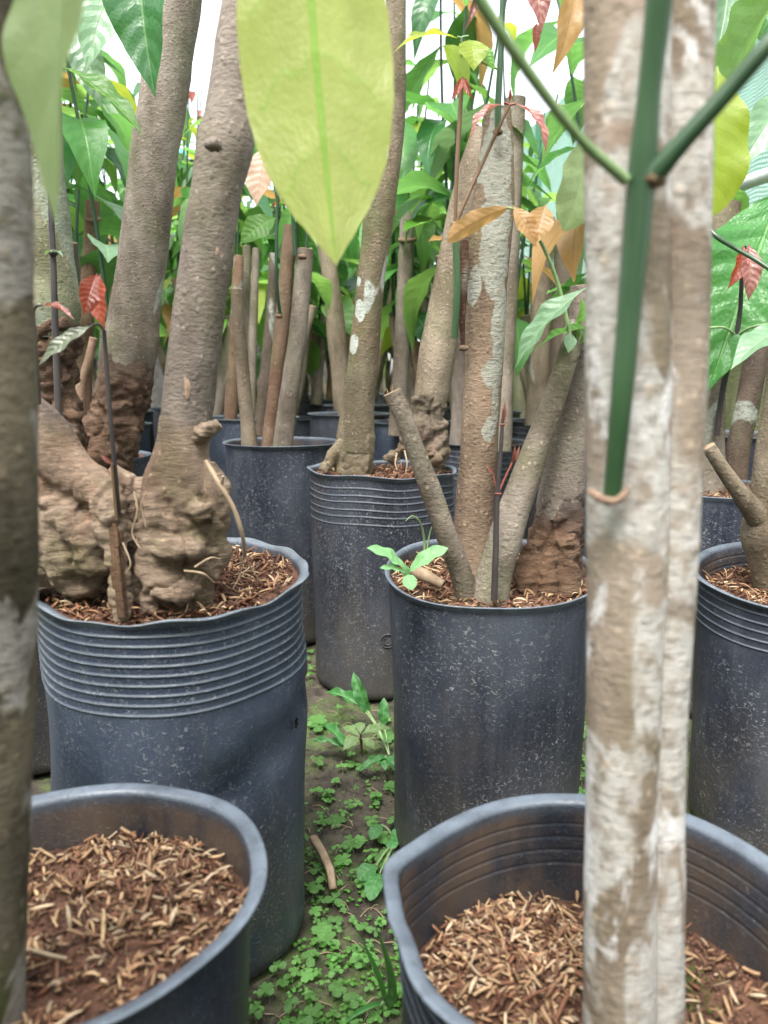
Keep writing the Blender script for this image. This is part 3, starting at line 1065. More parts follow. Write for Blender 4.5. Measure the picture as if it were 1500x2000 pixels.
# right middle: smooth flaked bag
def rim_c(a): return .013 * math.sin(a) + .002 * math.sin(3 * a)
CB, bCB, szCB = grow_bag('smooth flake-speckled bag in the centre right holding four leaning stems', 957, 1117, .90, .123, .362, mat='bag_speck',
                         soil=.014, lip=.0045, rim=rim_c, seed=23, rb=.112, hus=(900, .013, 31, None, .5))


def rim_d(a): return -.003 * math.cos(a) + .0022 * math.sin(6 * a)
DB, bDB, szDB = grow_bag('ribbed bag at the centre back holding two thick stumps', 747, 922, 1.47, .137, .415, mat='bag', soil=.012, lip=.006,
                         ribs=(.022, .035, .046, .06, .072, .086), rim=rim_d, seed=31, rb=.134, hus=(700, .014, 33, None, .3))
# moulded ring mark on that bag
ec = P(757, 1250, 1.34)
mb = MB()
for rad_, a0, a1 in ((.0125, .5, 5.6), (.0075, 2.2, 6.0)):
    arc = []
    for k in range(14):
        a = a0 + (a1 - a0) * k / 13
        x = ec.x + rad_ * math.cos(a); z = ec.z + rad_ * math.sin(a)
        y = bDB.y - math.sqrt(max(0, .1358 ** 2 - (x - bDB.x) ** 2)) - .0005
        arc.append((Vector((x, y, z)), .0011))
    tube(mb, arc, 6, 2, 0)
part('moulded_mark', mb, M['bag'], DB)

EB, bEB, szEB = grow_bag('smooth blue-black bag behind the large ribbed bag holding a cluster of thin stems', 552, 866, 1.75, .129, .443, mat='bag_speck', soil=.03, lip=.007, seed=35, rb=.128,
                         hus=(350, .014, 36, None, .3), seg=72)
GB, bGB, szGB = grow_bag('tall dusty bag half hidden behind the cluster of thin stems', 490, 822, 2.12, .13, .478, mat='bag_blue', soil=.02, lip=.006, seed=37, seg=64)
HB, bHB, szHB = grow_bag('dark flaked bag behind the blurred white-patched trunk on the right', 1405, 978, 1.37, .13, .392, mat='bag_speck', soil=.008, lip=.004, seed=41,
                         hus=(300, .013, 42, None, .5), seg=72)


def rim_r(a): return .016 * math.sin(a + .4) - .012 * math.cos(a - math.pi) * 0


RB, bRB, szRB = grow_bag('ribbed bag cut off by the right edge of the view with red mulch inside', 1582, 1122, .95, .13, .342, mat='bag_speck', soil=.03, lip=.009,
                         ribs=(.014, .026, .037, .049, .06), rim=rim_r, seed=45, hus=(900, .013, 46, None, .4))
TB, bTB, szTB = grow_bag('bag hidden behind the knotted root of the large ribbed bag', 150, 915, 1.46, .13, .44, mat='bag', soil=.006, lip=.006, seed=47, seg=64)
UB, bUB, szUB = grow_bag('bag under the moss-green trunk at the far left', 20, 930, 1.17, .125, .42, mat='bag', soil=.006, lip=.006, seed=49, seg=64)
B6 = grow_bag('grey-rimmed bag in the middle distance under the leaning olive trunk', 681, 805, 2.66, .13, .462, mat='bag', soil=.02, seed=51, seg=56)
B8 = grow_bag('bag seen between the two thick stumps in the centre', 802, 825, 2.5, .13, .445, mat='bag_blue', soil=.02, seed=53, seg=56)
B9 = grow_bag('ribbed bag in the gap right of the lichen-patched trunk', 948, 860, 2.2, .13, .405, mat='bag', soil=.03, ribs=(.02, .034, .05, .066, .08, .095), seed=55, seg=56)
B10 = grow_bag('ribbed bag farther back behind the lichen-patched trunk', 950, 805, 3.05, .13, .452, mat='bag', soil=.02, ribs=(.02, .036, .05, .066), seed=57, seg=56)
B11 = grow_bag('ribbed bag of red pebbly soil beside the concrete wall', 1062, 815, 2.75, .13, .435, mat='bag', soil=.02, ribs=(.022, .04, .056, .075), seed=59, seg=56, hus=(250, .014, 60, None, .1))
B7 = grow_bag('far bag topped with seedlings left of the leaning olive trunk', 612, 780, 3.35, .13, .49, mat='bag', soil=.01, seed=61, seg=48)
B15 = grow_bag('bag with a grey rim beside the right-hand wall', 1440, 880, 1.88, .12, .45, mat='bag', soil=.03, seed=63, seg=56)

# ================================================================== trees close by
M['root_tan'] = bark_mat("root_tan_bark", (.2, .135, .092), (.48, .36, .265), lichen=(.4, .38, .27), lich_amt=.22, moss=(.26, .24, .12), moss_amt=.6, warm=(.4, .22, .145), warm_amt=.6, crack=1.0, tone=.96, blend=(0.535, 0.57, (.125, .092, .075), (.27, .212, .178)))
M['root_rust'] = bark_mat("root_rust_bark", (.13, .075, .05), (.3, .19, .125), lich_amt=.1, moss_amt=.15, warm=(.28, .145, .085), warm_amt=.5, crack=1.0, blend=(0.56, 0.66, (.14, .105, .075), (.3, .24, .19)))
M['root_moss'] = bark_mat("root_moss_bark", (.13, .075, .05), (.3, .19, .125), lich_amt=.1, moss_amt=.15, warm=(.28, .145, .085), warm_amt=.5, crack=1.0, blend=(0.68, 0.72, (.14, .14, .08), (.3, .32, .22)))
M['root_foot'] = bark_mat("root_foot_bark", (.13, .075, .05), (.3, .19, .125), lich_amt=.1, moss_amt=.15, warm=(.28, .145, .085), warm_amt=.5, crack=1.0, blend=(0.415, 0.455, (.125, .092, .075), (.27, .212, .178)))
M['root_pale'] = bark_mat("root_pale_bark", (.19, .13, .088), (.42, .325, .245), lichen=(.4, .38, .27), lich_amt=.22, moss=(.26, .24, .12), moss_amt=.6, warm=(.4, .22, .145), warm_amt=.6, crack=1.0, blend=(0.47, 0.53, (.14, .108, .072), (.31, .255, .185)), tone=.62)
def tree(name, label, base, group=None, cat='tree'):
    return thing(name, label, cat, base, group)


def trunk(t, lst, mat, Y=None, name='trunk', seg=28, n=8, lump=.05, lscale=18, seed=0, caps=(False, True)):
    mb = MB()
    tube(mb, pxs(lst, Y), seg, n, lump, lscale, seed, 0, 1, caps)
    return part(name, mb, [M[mat], M['cut_wood']], t)


def stem(t, lst, mat='stem_green', Y=None, name='shoot', seg=10, n=6, parent=None):
    mb = MB()
    c = pxs(lst, Y)
    tube(mb, c, seg, n, .03, 60, 1.0)
    o = part(name, mb, M[mat], parent or t, t.location)
    return o


def lf(t, parent, a, b, w, hint, mat, **kw):
    A, B = P(*a), P(*b)
    mid = mpp((a[0] + b[0]) / 2, (a[1] + b[1]) / 2, (a[2] + b[2]) / 2)
    kw.setdefault('nu', 8); kw.setdefault('nv', 20)
    return leaf(parent, t.location, A, B, w * mid, hint, mat, **kw)


def knob(t, px, py, Y, rpx, mat, name='knot', seed=1, flat=.7):
    c = P(px, py, Y); r = rpx * mpp(px, py, Y)
    mb = MB()
    bm = bmesh.new(); bmesh.ops.create_icosphere(bm, subdivisions=3, radius=1)
    vs = []
    for v in bm.verts:
        d = v.co.normalized()
        k = 1 + .6 * fbm(d * 2.8 + Vector((seed, 0, 0)), 4)
        vs.append(c + Vector((d.x * r * k, d.y * r * k, d.z * r * k * flat)))
    mb.add(vs, [[v.index for v in f.verts] for f in bm.faces]); bm.free()
    return part(name, mb, M[mat], t)


def scar(t, px, py, Y, w, h, mat='scar', name='scar', seed=0):
    """shallow flake of bare wood standing 1 mm proud of the bark"""
    rg = random.Random(seed)
    c = P(px, py, Y); k = mpp(px, py, Y)
    pts = []
    for i in range(12):
        a = i * math.pi / 6
        q = rg.uniform(.75, 1.1)
        pts.append(c + Vector((math.cos(a) * w * .5 * k * q, .0025 * abs(math.cos(a)), math.sin(a) * h * .5 * k * q)))
    mb = MB(); mb.add(pts + [c + Vector((0, -.0015, 0))], [(12, i, (i + 1) % 12) for i in range(12)])
    return part(name, mb, M[mat], t)


# ---- front left trunk (blurred)
Y1 = .365
t1 = tree('young_tree', 'blurred mottled grey-green trunk at the left edge rising from the front left bag', P(-20, 2040, Y1))
trunk(t1, [(-30, -420, 92), (-25, -60, 96), (-16, 300, 142), (-10, 620, 146), (-4, 900, 148), (-4, 1200, 144), (-10, 1500, 136), (-16, 1800, 128), (-18, 2060, 128)], 'bark_mottled', Y1, lump=.04, caps=(True, False))
mb = MB()
tube(mb, pxs([(-10, -150, 22, .35), (40, -420, 16, .35), (120, -520, 12, .35)]), 10, 6, 0)
s1 = part('shoot', mb, M['stem_green'], t1)
lf(t1, s1, (185, -440, .36), (108, 442, .345), 250, (-.75, -1, .1), 'leaf_grey', arch=.03, fold=.25, wave=.02, seed=3, nu=12, nv=36)
mb = MB()
tube(mb, pxs([(120, -520, 12, .36), (350, -480, 10, .42), (583, -335, 9, .47)]), 8, 6, 0)
part('petiole', mb, M['petiole'], s1, t1.location)
PROF_FULL = [(0, .03), (.05, .2), (.12, .5), (.2, .74), (.3, .91), (.4, .985), (.507, 1.0), (.6, .97), (.69, .885), (.743, .81), (.8, .69), (.86, .52), (.92, .31), (.955, .17), (.985, .06), (1, .01)]


def full_leaf(t, parent, A, B, w, hint, mat, nu=16, nv=60, arch=.03):
    old = PROF[:]
    PROF[:] = PROF_FULL
    me = leaf_mesh(nu, nv, arch, .12, .0035, .012, 0.0, 'n', 77)
    PROF[:] = old
    _leafcache.clear()
    me = me.copy(); me.materials.append(M[mat])
    yv = B - A; ln = yv.length; yn = yv / ln
    z = Vector(hint); z = (z - yn * z.dot(yn)).normalized(); x = yn.cross(z)
    m = Matrix(((x.x * w, yv.x, z.x * ln, A.x), (x.y * w, yv.y, z.y * ln, A.y), (x.z * w, yv.z, z.z * ln, A.z), (0, 0, 0, 1)))
    o = link('leaf', me, parent)
    o.matrix_basis = Matrix.Translation(-t.location) @ m
    return o


full_leaf(t1, s1, P(583, -335, .47), P(657, 520, .45), 308 * mpp(620, 100, .46), (-.05, 1, .25), 'leaf_young')

# ---- front right double trunk (blurred)
Y2 = .385
t2 = tree('young_tree', 'blurred white-patched double trunk with a green shoot at the right front', P(1215, 2080, Y2))
trunk(t2, [(1228, -260, 166), (1226, 0, 166), (1226, 500, 164), (1226, 1000, 158), (1217, 1450, 140), (1211, 1800, 139), (1210, 2100, 142)], 'bark_white', Y2, lump=.035, caps=(True, False), seg=36)
trunk(t2, [(1338, -260, 120, .388), (1336, 0, 116, .388), (1328, 500, 116, .388), (1314, 1000, 104, .388), (1292, 1450, 94, .388), (1290, 1800, 92, .388), (1288, 2100, 96, .388)], 'bark_white', lump=.05, caps=(True, False), seed=5)
s2 = stem(t2, [(1196, 965, 34, .36), (1212, 800, 42, .352), (1230, 600, 47, .35), (1252, 360, 56, .348), (1268, 180, 46, .345), (1290, -20, 54, .34), (1305, -200, 50, .335)], 'stem_green', seg=18)
for pl, w_ in ((((1222, 352, 24, .345), (1130, 268, 21, .335), (1010, 110, 25, .32), (925, -20, 28, .312), (850, -160, 30, .31))), 'petiole'), (((1272, 348, 46, .345), (1330, 280, 38, .34), (1420, 180, 36, .335), (1510, 75, 36, .33), (1620, -60, 30, .33)), 'stem_green'):
    mb = MB(); tube(mb, pxs(pl), 12, 6, .02)
    part('petiole', mb, M[w_], s2, t2.location)
knob(t2, 1276, 352, .345, 24, 'stem_brown', 'leaf_scar', 3)
mb = MB()
tube(mb, pxs([(1150, 958, 10, .362), (1176, 976, 22, .357), (1208, 974, 20, .357), (1232, 950, 8, .36)]), 14, 8, .6, 120)
part('bark_collar', mb, M['bark_brown'], t2)

# ---- large ribbed bag: thick stem on knotted roots
T4Y = .70
t4 = tree('young_tree', 'thick grey-brown leaning trunk with fused knotted roots in the large ribbed bag', P(345, 1190, .68))


def k4(lst, Y=T4Y): return pxs(lst, Y)


soil_z = .392
def amp4(p):
    py_like = (p.z - soil_z)
    return .12 + .88 * (1 - smooth(.075, .135, py_like))


blob = lambda px, py, Y, rx, rz, ry=None: (P(px, py, Y), rx * mpp(px, py, Y), (ry or rx) * mpp(px, py, Y), rz * mpp(px, py, Y))
# the main stem, its foot swollen and lumpy
gnarl('root_crown',
      [k4([(362, 815, 100), (356, 880, 108), (350, 935, 130), (346, 985, 146), (348, 1050, 152), (350, 1120, 142), (346, 1205, 134)]),
       pxs([(408, 905, 34, .695), (424, 960, 50, .69), (420, 1040, 56, .69), (404, 1120, 60, .69)]),
       pxs([(298, 930, 30, .68), (300, 990, 50, .675), (292, 1060, 56, .67), (300, 1130, 60, .67), (305, 1195, 60, .67)]),
       pxs([(36, 790, 84, .70), (85, 850, 104, .70), (140, 925, 90, .69), (195, 962, 86, .68), (222, 1012, 72, .668), (226, 1080, 50, .66), (234, 1140, 42, .654), (241, 1215, 36, .648)]),
       pxs([(60, 930, 130, .72), (110, 1000, 165, .71), (138, 1070, 165, .70), (160, 1125, 120, .695), (168, 1165, 84, .69)]),
       pxs([(40, 1000, 120, .72), (60, 1090, 120, .71), (70, 1160, 90, .7)]),
       pxs([(90, 985, 60, .68), (140, 1020, 62, .67), (170, 1060, 60, .668), (180, 1120, 60, .672)]),
       pxs([(210, 930, 60, .73), (260, 960, 60, .74), (300, 1000, 60, .73)]),
       pxs([(255, 1000, 34, .70), (262, 1060, 36, .69), (262, 1140, 44, .685), (258, 1200, 44, .68)])],
      [blob(352, 1070, .672, 60, 26), blob(392, 1000, .668, 26, 22), blob(340, 1140, .668, 60, 36)],
      .0022, .0078, M['root_tan'], t4, amp4, 36, 2.0)
trunk(t4, [(500, -230, 86), (488, -60, 92), (474, 60, 96), (454, 210, 100), (440, 285, 110), (425, 360, 98), (411, 450, 99), (391, 600, 101), (378, 700, 101), (366, 800, 99), (362, 830, 97), (358, 870, 90)],
      'bark_purple', T4Y, lump=.045, seg=40, n=10, caps=(True, False), lscale=26)
knob(t4, 417, 283, .655, 17, 'bark_purple', 'knot', 5, .75)
mb = MB(); tube(mb, pxs([(388, 850, 40, .69), (404, 842, 30, .68), (418, 833, 24, .675), (427, 826, 19, .675)]), 16, 8, .5, 200, 5)
part('broken_stub', mb, M['root_tan'], t4)
for px, py, w, h, sd_ in ((335, 735, 9, 26, 1), (364, 757, 15, 48, 2), (344, 645, 8, 36, 3), (424, 490, 9, 16, 4), (470, 135, 9, 18, 5)):
    yy = T4Y - (50 * mpp(px, py, T4Y)) * (.72 if px in (335, 344) else 1.0)
    scar(t4, px, py, yy - .001, w, h, seed=sd_)
mb = MB()
tube(mb, pxs([(402, 900, 9, .668), (425, 940, 11, .66), (455, 990, 10, .66), (472, 1040, 9, .665), (478, 1080, 7, .68), (470, 1095, 5, .69)]), 8, 6, .15, 120, 2)
tube(mb, pxs([(432, 948, 9, .66), (436, 930, 5, .655)]), 6, 3, 0)
part('root', mb, M['strip'], t4)
for k, pl in enumerate([[(478, 1075, 3, .68), (490, 1110, 2.5, .69), (510, 1135, 2, .7)], [(476, 1080, 3, .68), (470, 1120, 2, .69), (455, 1150, 2, .69)], [(262, 960, 4, .66), (268, 1000, 4, .655), (258, 1040, 3, .655), (272, 1070, 3, .65)],
                        [(240, 1060, 4, .65), (255, 1100, 3, .645), (245, 1120, 3, .645)], [(360, 1115, 5, .645), (395, 1120, 5, .64), (418, 1138, 3, .65)], [(380, 1108, 4, .645), (410, 1090, 4, .65), (430, 1092, 3, .66)], [(285, 960, 3, .65), (276, 990, 3, .65), (285, 1030, 2, .65)]]):
    mb = MB(); tube(mb, pxs(pl), 6, 5, .1, 100, k)
    part('root', mb, M['strip'], t4)
mb = MB()
for k, (dx, w_, dy) in enumerate(((0, 17, 0), (11, 12, .003), (-9, 11, .004), (4, 9, -.004))):
    tube(mb, pxs([(212 + dx, 1000, w_ * .8, .664 + dy), (222 + dx, 1040, w_, .655 + dy), (226 + dx * .9, 1090, w_, .648 + dy), (231 + dx * .8, 1140, w_ * .9, .643 + dy), (240 + dx * .6, 1206, w_ * .7, .638 + dy)]), 10, 8, .25, 110, k)
part('root_strand', mb, M['bark_rootred'], t4)
# thin sprout with red leaves standing on the same root
s4 = stem(t4, [(233, 1010, 9, .655), (226, 930, 9, .65), (216, 820, 9, .648), (208, 720, 9, .646), (203, 645, 8, .645)], 'stem_dark')
stem(t4, [(203, 645, 5, .645), (193, 634, 5, .643), (180, 635, 5, .64)], 'stem_dark', name='petiole', parent=s4)
lf(t4, s4, (181, 635, .64), (75, 714, .632), 34, (-.2, -1, .6), 'leaf_sage', arch=.08, fold=.2, seed=4)
lf(t4, s4, (189, 535, .645), (163, 617, .63), 44, (.55, -1, .3), 'leaf_red', arch=.1, quilt=.012, fold=.5, seed=5)
lf(t4, s4, (196, 536, .645), (206, 642, .63), 48, (-.35, -1, .1), 'leaf_red', arch=.1, quilt=.012, fold=.3, seed=6)
stem(t4, [(203, 645, 4, .645), (199, 590, 3.5, .647), (194, 540, 3.5, .645)], 'stem_red', name='petiole', parent=s4)
s4b = stem(t4, [(228, 1015, 7, .65), (222, 950, 6, .648), (218, 905, 6, .646)], 'stem_brown')
lf(t4, s4b, (219, 907, .646), (196, 888, .64), 9, (0, -1, .5), 'leaf_rose', nu=4, nv=8, seed=7)
s4c = stem(t4, [(77, 790, 7, .66), (73, 720, 7, .655), (67, 640, 7, .65), (66, 610, 6, .648), (72, 598, 5, .645), (82, 597, 4, .642)], 'stem_dark')
lf(t4, s4c, (82, 597, .642), (147, 627, .625), 15, (.3, -.4, 1), 'leaf_rose', arch=.1, fold=.4, seed=8)

# ---- second trunk from the left, on a rusty foot
T3Y = 1.40
t3 = tree('young_tree', 'tall grey trunk leaning right with a rusty flared foot behind the knotted roots', P(205, 935, T3Y))
trunk(t3, [(385, -260, 88), (362, -120, 88), (348, 0, 90), (331, 100, 92), (318, 200, 92), (301, 300, 90), (285, 450, 92), (272, 550, 94), (262, 620, 96), (257, 660, 106), (252, 690, 103), (246, 730, 96)], 'bark_grey', T3Y, lump=.04, seg=36, n=9, caps=(True, False))
gnarl('root_crown', [pxs([(252, 690, 104), (244, 740, 104), (226, 820, 112), (206, 870, 124), (200, 940, 116)], T3Y)], [blob(170, 885, T3Y - .01, 30, 34), blob(245, 860, T3Y - .02, 26, 50), blob(205, 900, T3Y - .05, 45, 40)], .0038, .017, M['root_rust'], t3, lambda p: 1 - smooth(.52, .62, p.z) * .95, 24, 5.0)

# ---- moss-green trunk far left
T2Y = 1.18
tm = tree('young_tree', 'pale moss-green trunk with a crumbling brown foot beside the left edge', P(90, 900, T2Y))
trunk(tm, [(60, -200, 80), (66, 100, 90), (72, 300, 96), (80, 420, 104), (88, 540, 116), (96, 600, 120), (98, 660, 108)], 'bark_moss', T2Y, lump=.07, seg=30, caps=(True, False))
gnarl('root_crown', [pxs([(97, 630, 118), (99, 680, 110), (98, 720, 100), (108, 780, 90), (112, 840, 92), (110, 910, 90)], T2Y)], [blob(70, 760, T2Y - .02, 36, 50), blob(130, 830, T2Y - .01, 22, 60)], .004, .017, M['root_moss'], tm, None, 26, 7.0)
sm = stem(tm, [(117, 880, 14, 1.08), (113, 780, 13, 1.08), (108, 640, 13, 1.08), (103, 490, 12, 1.08), (100, 420, 11, 1.08), (95, 200, 10, 1.08), (95, -120, 9, 1.08)], 'stem_dark', n=10)
knob(tm, 104, 494, 1.075, 9, 'stem_dark', 'node', 2, .7)
lf(tm, sm, (104, 492, 1.07), (86, 498, 1.05), 8, HU, 'leaf_bright', nu=4, nv=8, seed=1)
lf(tm, sm, (106, 492, 1.07), (124, 503, 1.05), 8, HU, 'leaf_pale', nu=4, nv=8, seed=2)
lf(tm, sm, (270, -180, 1.0), (304, 196, .97), 128, (-.2, -1, .35), 'leaf_deep', arch=.05, fold=.4, quilt=.012, seed=12, nu=12, nv=30)
lf(tm, sm, (120, 130, 1.02), (282, 268, .98), 58, (.4, -.6, 1), 'leaf_bright', arch=.06, fold=.3, quilt=.008, seed=13)
lf(tm, sm, (240, -60, 1.15), (168, 140, 1.1), 92, (.2, -1, .5), 'leaf_pale', arch=.06, fold=.3, quilt=.01, seed=14)
lf(tm, sm, (150, 40, 1.2), (200, 215, 1.18), 70, (-.2, -1, .5), 'leaf_pale', arch=.06, fold=.3, quilt=.01, seed=15)
stem(tm, [(100, -140, 6, 1.08), (190, -230, 5, 1.04), (268, -185, 5, 1.0)], 'stem_far', name='petiole', parent=sm)

# ---- stem group in the flaked bag
pt = lambda px, py, Y, rx, rz: (tuple(P(px, py, Y)), rx * mpp(px, py, Y), rz * mpp(px, py, Y))
M['bark_patched'] = bark_mat("lichen_patched_bark", (.14, .095, .065), (.3, .22, .155), lichen=(.36, .36, .3), lich_amt=.0, moss=(.19, .17, .08), moss_amt=.4, warm=(.32, .19, .12), warm_amt=.5,
                             patches=[pt(970, 330, .9, 34, 130), pt(965, 490, .9, 36, 90), pt(978, 640, .9, 20, 110), pt(960, 730, .9, 26, 34), pt(968, 800, .9, 9, 60), pt(955, 838, .9, 14, 26), pt(925, 560, .9, 16, 40)])
T7Y = .92
t7 = tree('young_tree', 'brown trunk with grey lichen patches and a green shoot from its cut top', P(925, 1130, T7Y))
trunk(t7, [(972, 214, 52), (970, 300, 66), (962, 400, 84), (952, 480, 92), (949, 550, 84), (948, 640, 78), (944, 740, 74), (938, 830, 72), (934, 900, 74), (928, 980, 76), (925, 1050, 80), (924, 1110, 88), (924, 1150, 96)], 'bark_patched', T7Y, lump=.03, seg=40, n=8, caps=(True, False))
mb = MB()
tube(mb, pxs([(907, 470, 16, .895), (905, 540, 18, .89), (902, 620, 14, .895), (905, 680, 8, .9)]), 10, 6, .3, 90, 3)
part('bark_ridge', mb, M['bark_rootred'], t7)
knob(t7, 906, 680, .9, 9, 'bark_brown', 'knot', 3)
s7 = stem(t7, [(972, 252, 12, .888), (973, 200, 13, .885), (977, 120, 12, .882), (982, 0, 11, .88), (986, -160, 10, .875)], 'stem_green', seg=14)
knob(t7, 972, 258, .888, 9, 'bark_rootred', 'leaf_scar', 6, .7)
s7b = stem(t7, [(888, 660, 13, .885), (893, 560, 14, .88), (890, 470, 13, .878), (889, 440, 10, .876)], 'stem_green')
knob(t7, 889, 440, .876, 10, 'stem_brown', 'node', 4)
s7c = stem(t7, [(889, 440, 7, .876), (892, 340, 8, .872), (899, 210, 9, .868), (903, 150, 5, .866)], 'stem_brown')
stem(t7, [(890, 438, 7, .876), (915, 380, 7, .872), (960, 280, 7, .868), (995, 205, 6, .864)], 'stem_brown', name='branch', parent=s7b)
for a, b, w, h_, m_, sd_ in (((901, 152, .866), (880, 198, .855), 14, (.5, -1, .2), 'leaf_red', 1), ((906, 152, .866), (924, 196, .855), 14, (-.5, -1, .2), 'leaf_red', 2),
                             ((985, 203, .864), (917, 277, .85), 26, (-.3, -.5, 1), 'leaf_rose', 3), ((1006, 203, .864), (1066, 305, .85), 30, (.6, -.8, .5), 'leaf_rose', 4),
                             ((995, 200, .864), (996, 170, .86), 6, HC, 'leaf_red', 5)):
    lf(t7, s7c, a, b, w, h_, m_, arch=.16, fold=.35, quilt=.012, seed=sd_)
stem(t7, [(995, 205, 5, .864), (985, 200, 4, .862)], 'stem_red', name='petiole', parent=s7c)
stem(t7, [(995, 205, 5, .864), (1008, 202, 4, .862)], 'stem_red', name='petiole', parent=s7c)
# upper leaves of the same shoot
for a, b, w, h_, m_, sd_ in (((893, 75, .88), (765, 105, .86), 26, (.1, -.5, 1), 'leaf_lime', 1), ((915, 78, .88), (925, 140, .86), 58, (.1, -1, .4), 'leaf_lime', 2),
                             ((930, 88, .88), (965, 140, .87), 30, (.2, -1, .4), 'leaf_bright', 3),
                             ((1030, -60, .87), (1058, 66, .85), 52, (.2, -1, .3), 'leaf_rose', 4), ((1048, 45, .88), (1045, 104, .87), 17, HC, 'leaf_red', 5),
                             ((1120, -70, .9), (1078, 148, .88), 60, (.35, -1, .2), 'leaf_orange', 6), ((935, -40, .9), (906, 64, .88), 17, (.5, -1, .2), 'leaf_rose', 7)):
    lf(t7, s7, a, b, w, h_, m_, arch=.12, fold=.3, quilt=.008, seed=20 + sd_)
stem(t7, [(975, 136, 5, .882), (940, 120, 4.5, .88), (906, 90, 4.5, .878), (902, 74, 4, .876), (915, 70, 3.5, .876)], 'petiole', name='petiole', parent=s7)
stem(t7, [(902, 74, 4, .876), (893, 72, 4, .876)], 'petiole', name='petiole', parent=s7)

T8 = MB()
tube(T8, pxs([(766, 766, 37, .80), (787, 812, 37, .80), (812, 880, 37, .805), (842, 960, 42, .81), (872, 1045, 42, .815), (900, 1120, 44, .825), (922, 1195, 46, .835)]), 26, 8, .05, 26, 3, 0, 1, (True, False))
b8 = P(915, 1172, .83)
t8 = tree('cut_stem', 'bare sawn-off stem leaning left out of the flake-speckled bag', b8, cat='stem')
part('stem', T8, [M['bark_grey'], M['cut_wood']], t8)
mb = MB()
for px, py, dx, dy in ((766, 752, 3, -8), (775, 757, 5, -6), (758, 760, -5, -5)):
    tube(mb, pxs([(px, py + 12, 3, .795), (px + dx * .4, py + 2, 2.4, .794), (px + dx, py + dy * .4, 1, .793)]), 5, 2, 0)
part('splinter', mb, M['cut_wood'], t8)
t9 = tree('young_tree', 'slanting pale-brown stem leaning right out of the flake-speckled bag', P(955, 1172, .83))
trunk(t9, [(1128, 630, 44, .86), (1108, 700, 42, .855), (1082, 780, 45, .85), (1056, 850, 50, .845), (1028, 930, 58, .84), (1002, 1000, 62, .835), (982, 1065, 66, .83), (966, 1120, 70, .83), (953, 1185, 80, .83)], 'bark_grey', lump=.05, seg=30, caps=(True, False), seed=4)
t10 = tree('young_tree', 'brown trunk with a lumpy foot behind the slanting stem in the flake-speckled bag', P(1080, 1150, .89))
trunk(t10, [(1142, 560, 56), (1138, 640, 56), (1130, 740, 60), (1116, 850, 74), (1100, 940, 88), (1094, 980, 90), (1090, 1010, 86)], 'bark_purple', .89, lump=.06, seg=34, caps=(True, False), seed=8)
gnarl('root_crown', [pxs([(1098, 955, 89), (1090, 1020, 96), (1080, 1080, 106), (1072, 1165, 108)], .89), pxs([(1046, 1060, 30), (1034, 1110, 50), (1036, 1170, 60)], .865), pxs([(1104, 1050, 40), (1112, 1100, 46), (1108, 1165, 46)], .858), pxs([(1076, 1080, 26), (1070, 1130, 36), (1066, 1175, 40)], .852)],
      [], .0022, .0105, M['root_foot'], t10, lambda p: 1 - smooth(.42, .48, p.z) * .97, 30, 9.0, (6, 14))
# shoot with orange leaves from the top of the slanting stem
s9 = stem(t9, [(1118, 680, 8, .835), (1104, 610, 8, .83), (1085, 540, 8, .825), (1060, 480, 7, .82), (1035, 440, 6, .815), (1010, 412, 5, .812), (990, 405, 4, .81)], 'petiole')
lf(t9, s9, (1000, 403, .81), (872, 472, .79), 40, (-.3, .9, .3), 'leaf_orange', arch=.12, fold=.2, seed=31, table='b')
lf(t9, s9, (1002, 402, .81), (1048, 484, .80), 40, (.1, -1, .2), 'leaf_orange', arch=.06, fold=.3, seed=32)
lf(t9, s9, (1066, 400, .815), (1040, 484, .80), 52, (-.1, -1, .25), 'leaf_orange', arch=.05, fold=.5, seed=33)
# small red-budded sprout
s9r = stem(t9, [(965, 1172, 13, .80), (968, 1080, 12, .80), (971, 965, 11, .80), (978, 880, 8, .80), (981, 830, 7, .80), (984, 800, 5, .80)], 'stem_dark')
for a, b, w, sd_ in (((982, 828, .80), (986, 780, .795), 10, 1), ((1000, 905, .80), (1016, 868, .795), 9, 3), ((1000, 905, .80), (1006, 868, .795), 9, 4), ((962, 925, .8), (950, 908, .795), 9, 5)):
    lf(t9, s9r, a, b, w * .75, HC, 'leaf_rose', nu=4, nv=8, arch=.1, fold=.5, seed=40 + sd_)
stem(t9, [(972, 965, 5, .80), (988, 930, 4, .80), (1001, 903, 4, .80)], 'stem_red', name='branch', parent=s9r)
stem(t9, [(970, 965, 4, .80), (966, 940, 3.5, .80), (962, 925, 3, .80)], 'stem_red', name='branch', parent=s9r)
knob(t9, 972, 964, .80, 7, 'stem_red', 'node', 3, .4)
knob(t9, 982, 829, .80, 5, 'stem_red', 'node', 3, .5)
# big pale leaf half behind the white trunk, and the green pair below it
lf(t10, t10, (1150, 265, .72), (1100, 452, .70), 96, (.5, -1, .4), 'leaf_grey', arch=.08, fold=.2, seed=51, nu=10, nv=28, table='b')
lf(t10, t10, (1150, 560, .8), (1005, 722, .82), 62, (-.3, -.6, 1), 'leaf_pale', arch=.1, fold=.3, quilt=.01, seed=52)
lf(t10, t10, (1150, 640, .84), (1040, 690, .83), 44, (.1, .3, 1), 'leaf_green', arch=.1, fold=.3, seed=53)
lf(t10, t10, (1112, 650, .82), (1110, 690, .81), 26, HC, 'leaf_pale', nu=4, nv=10, seed=54)
lf(t10, t10, (1136, 580, .86), (1122, 690, .85), 34, (.5, -1, 0), 'leaf_bright', seed=55)

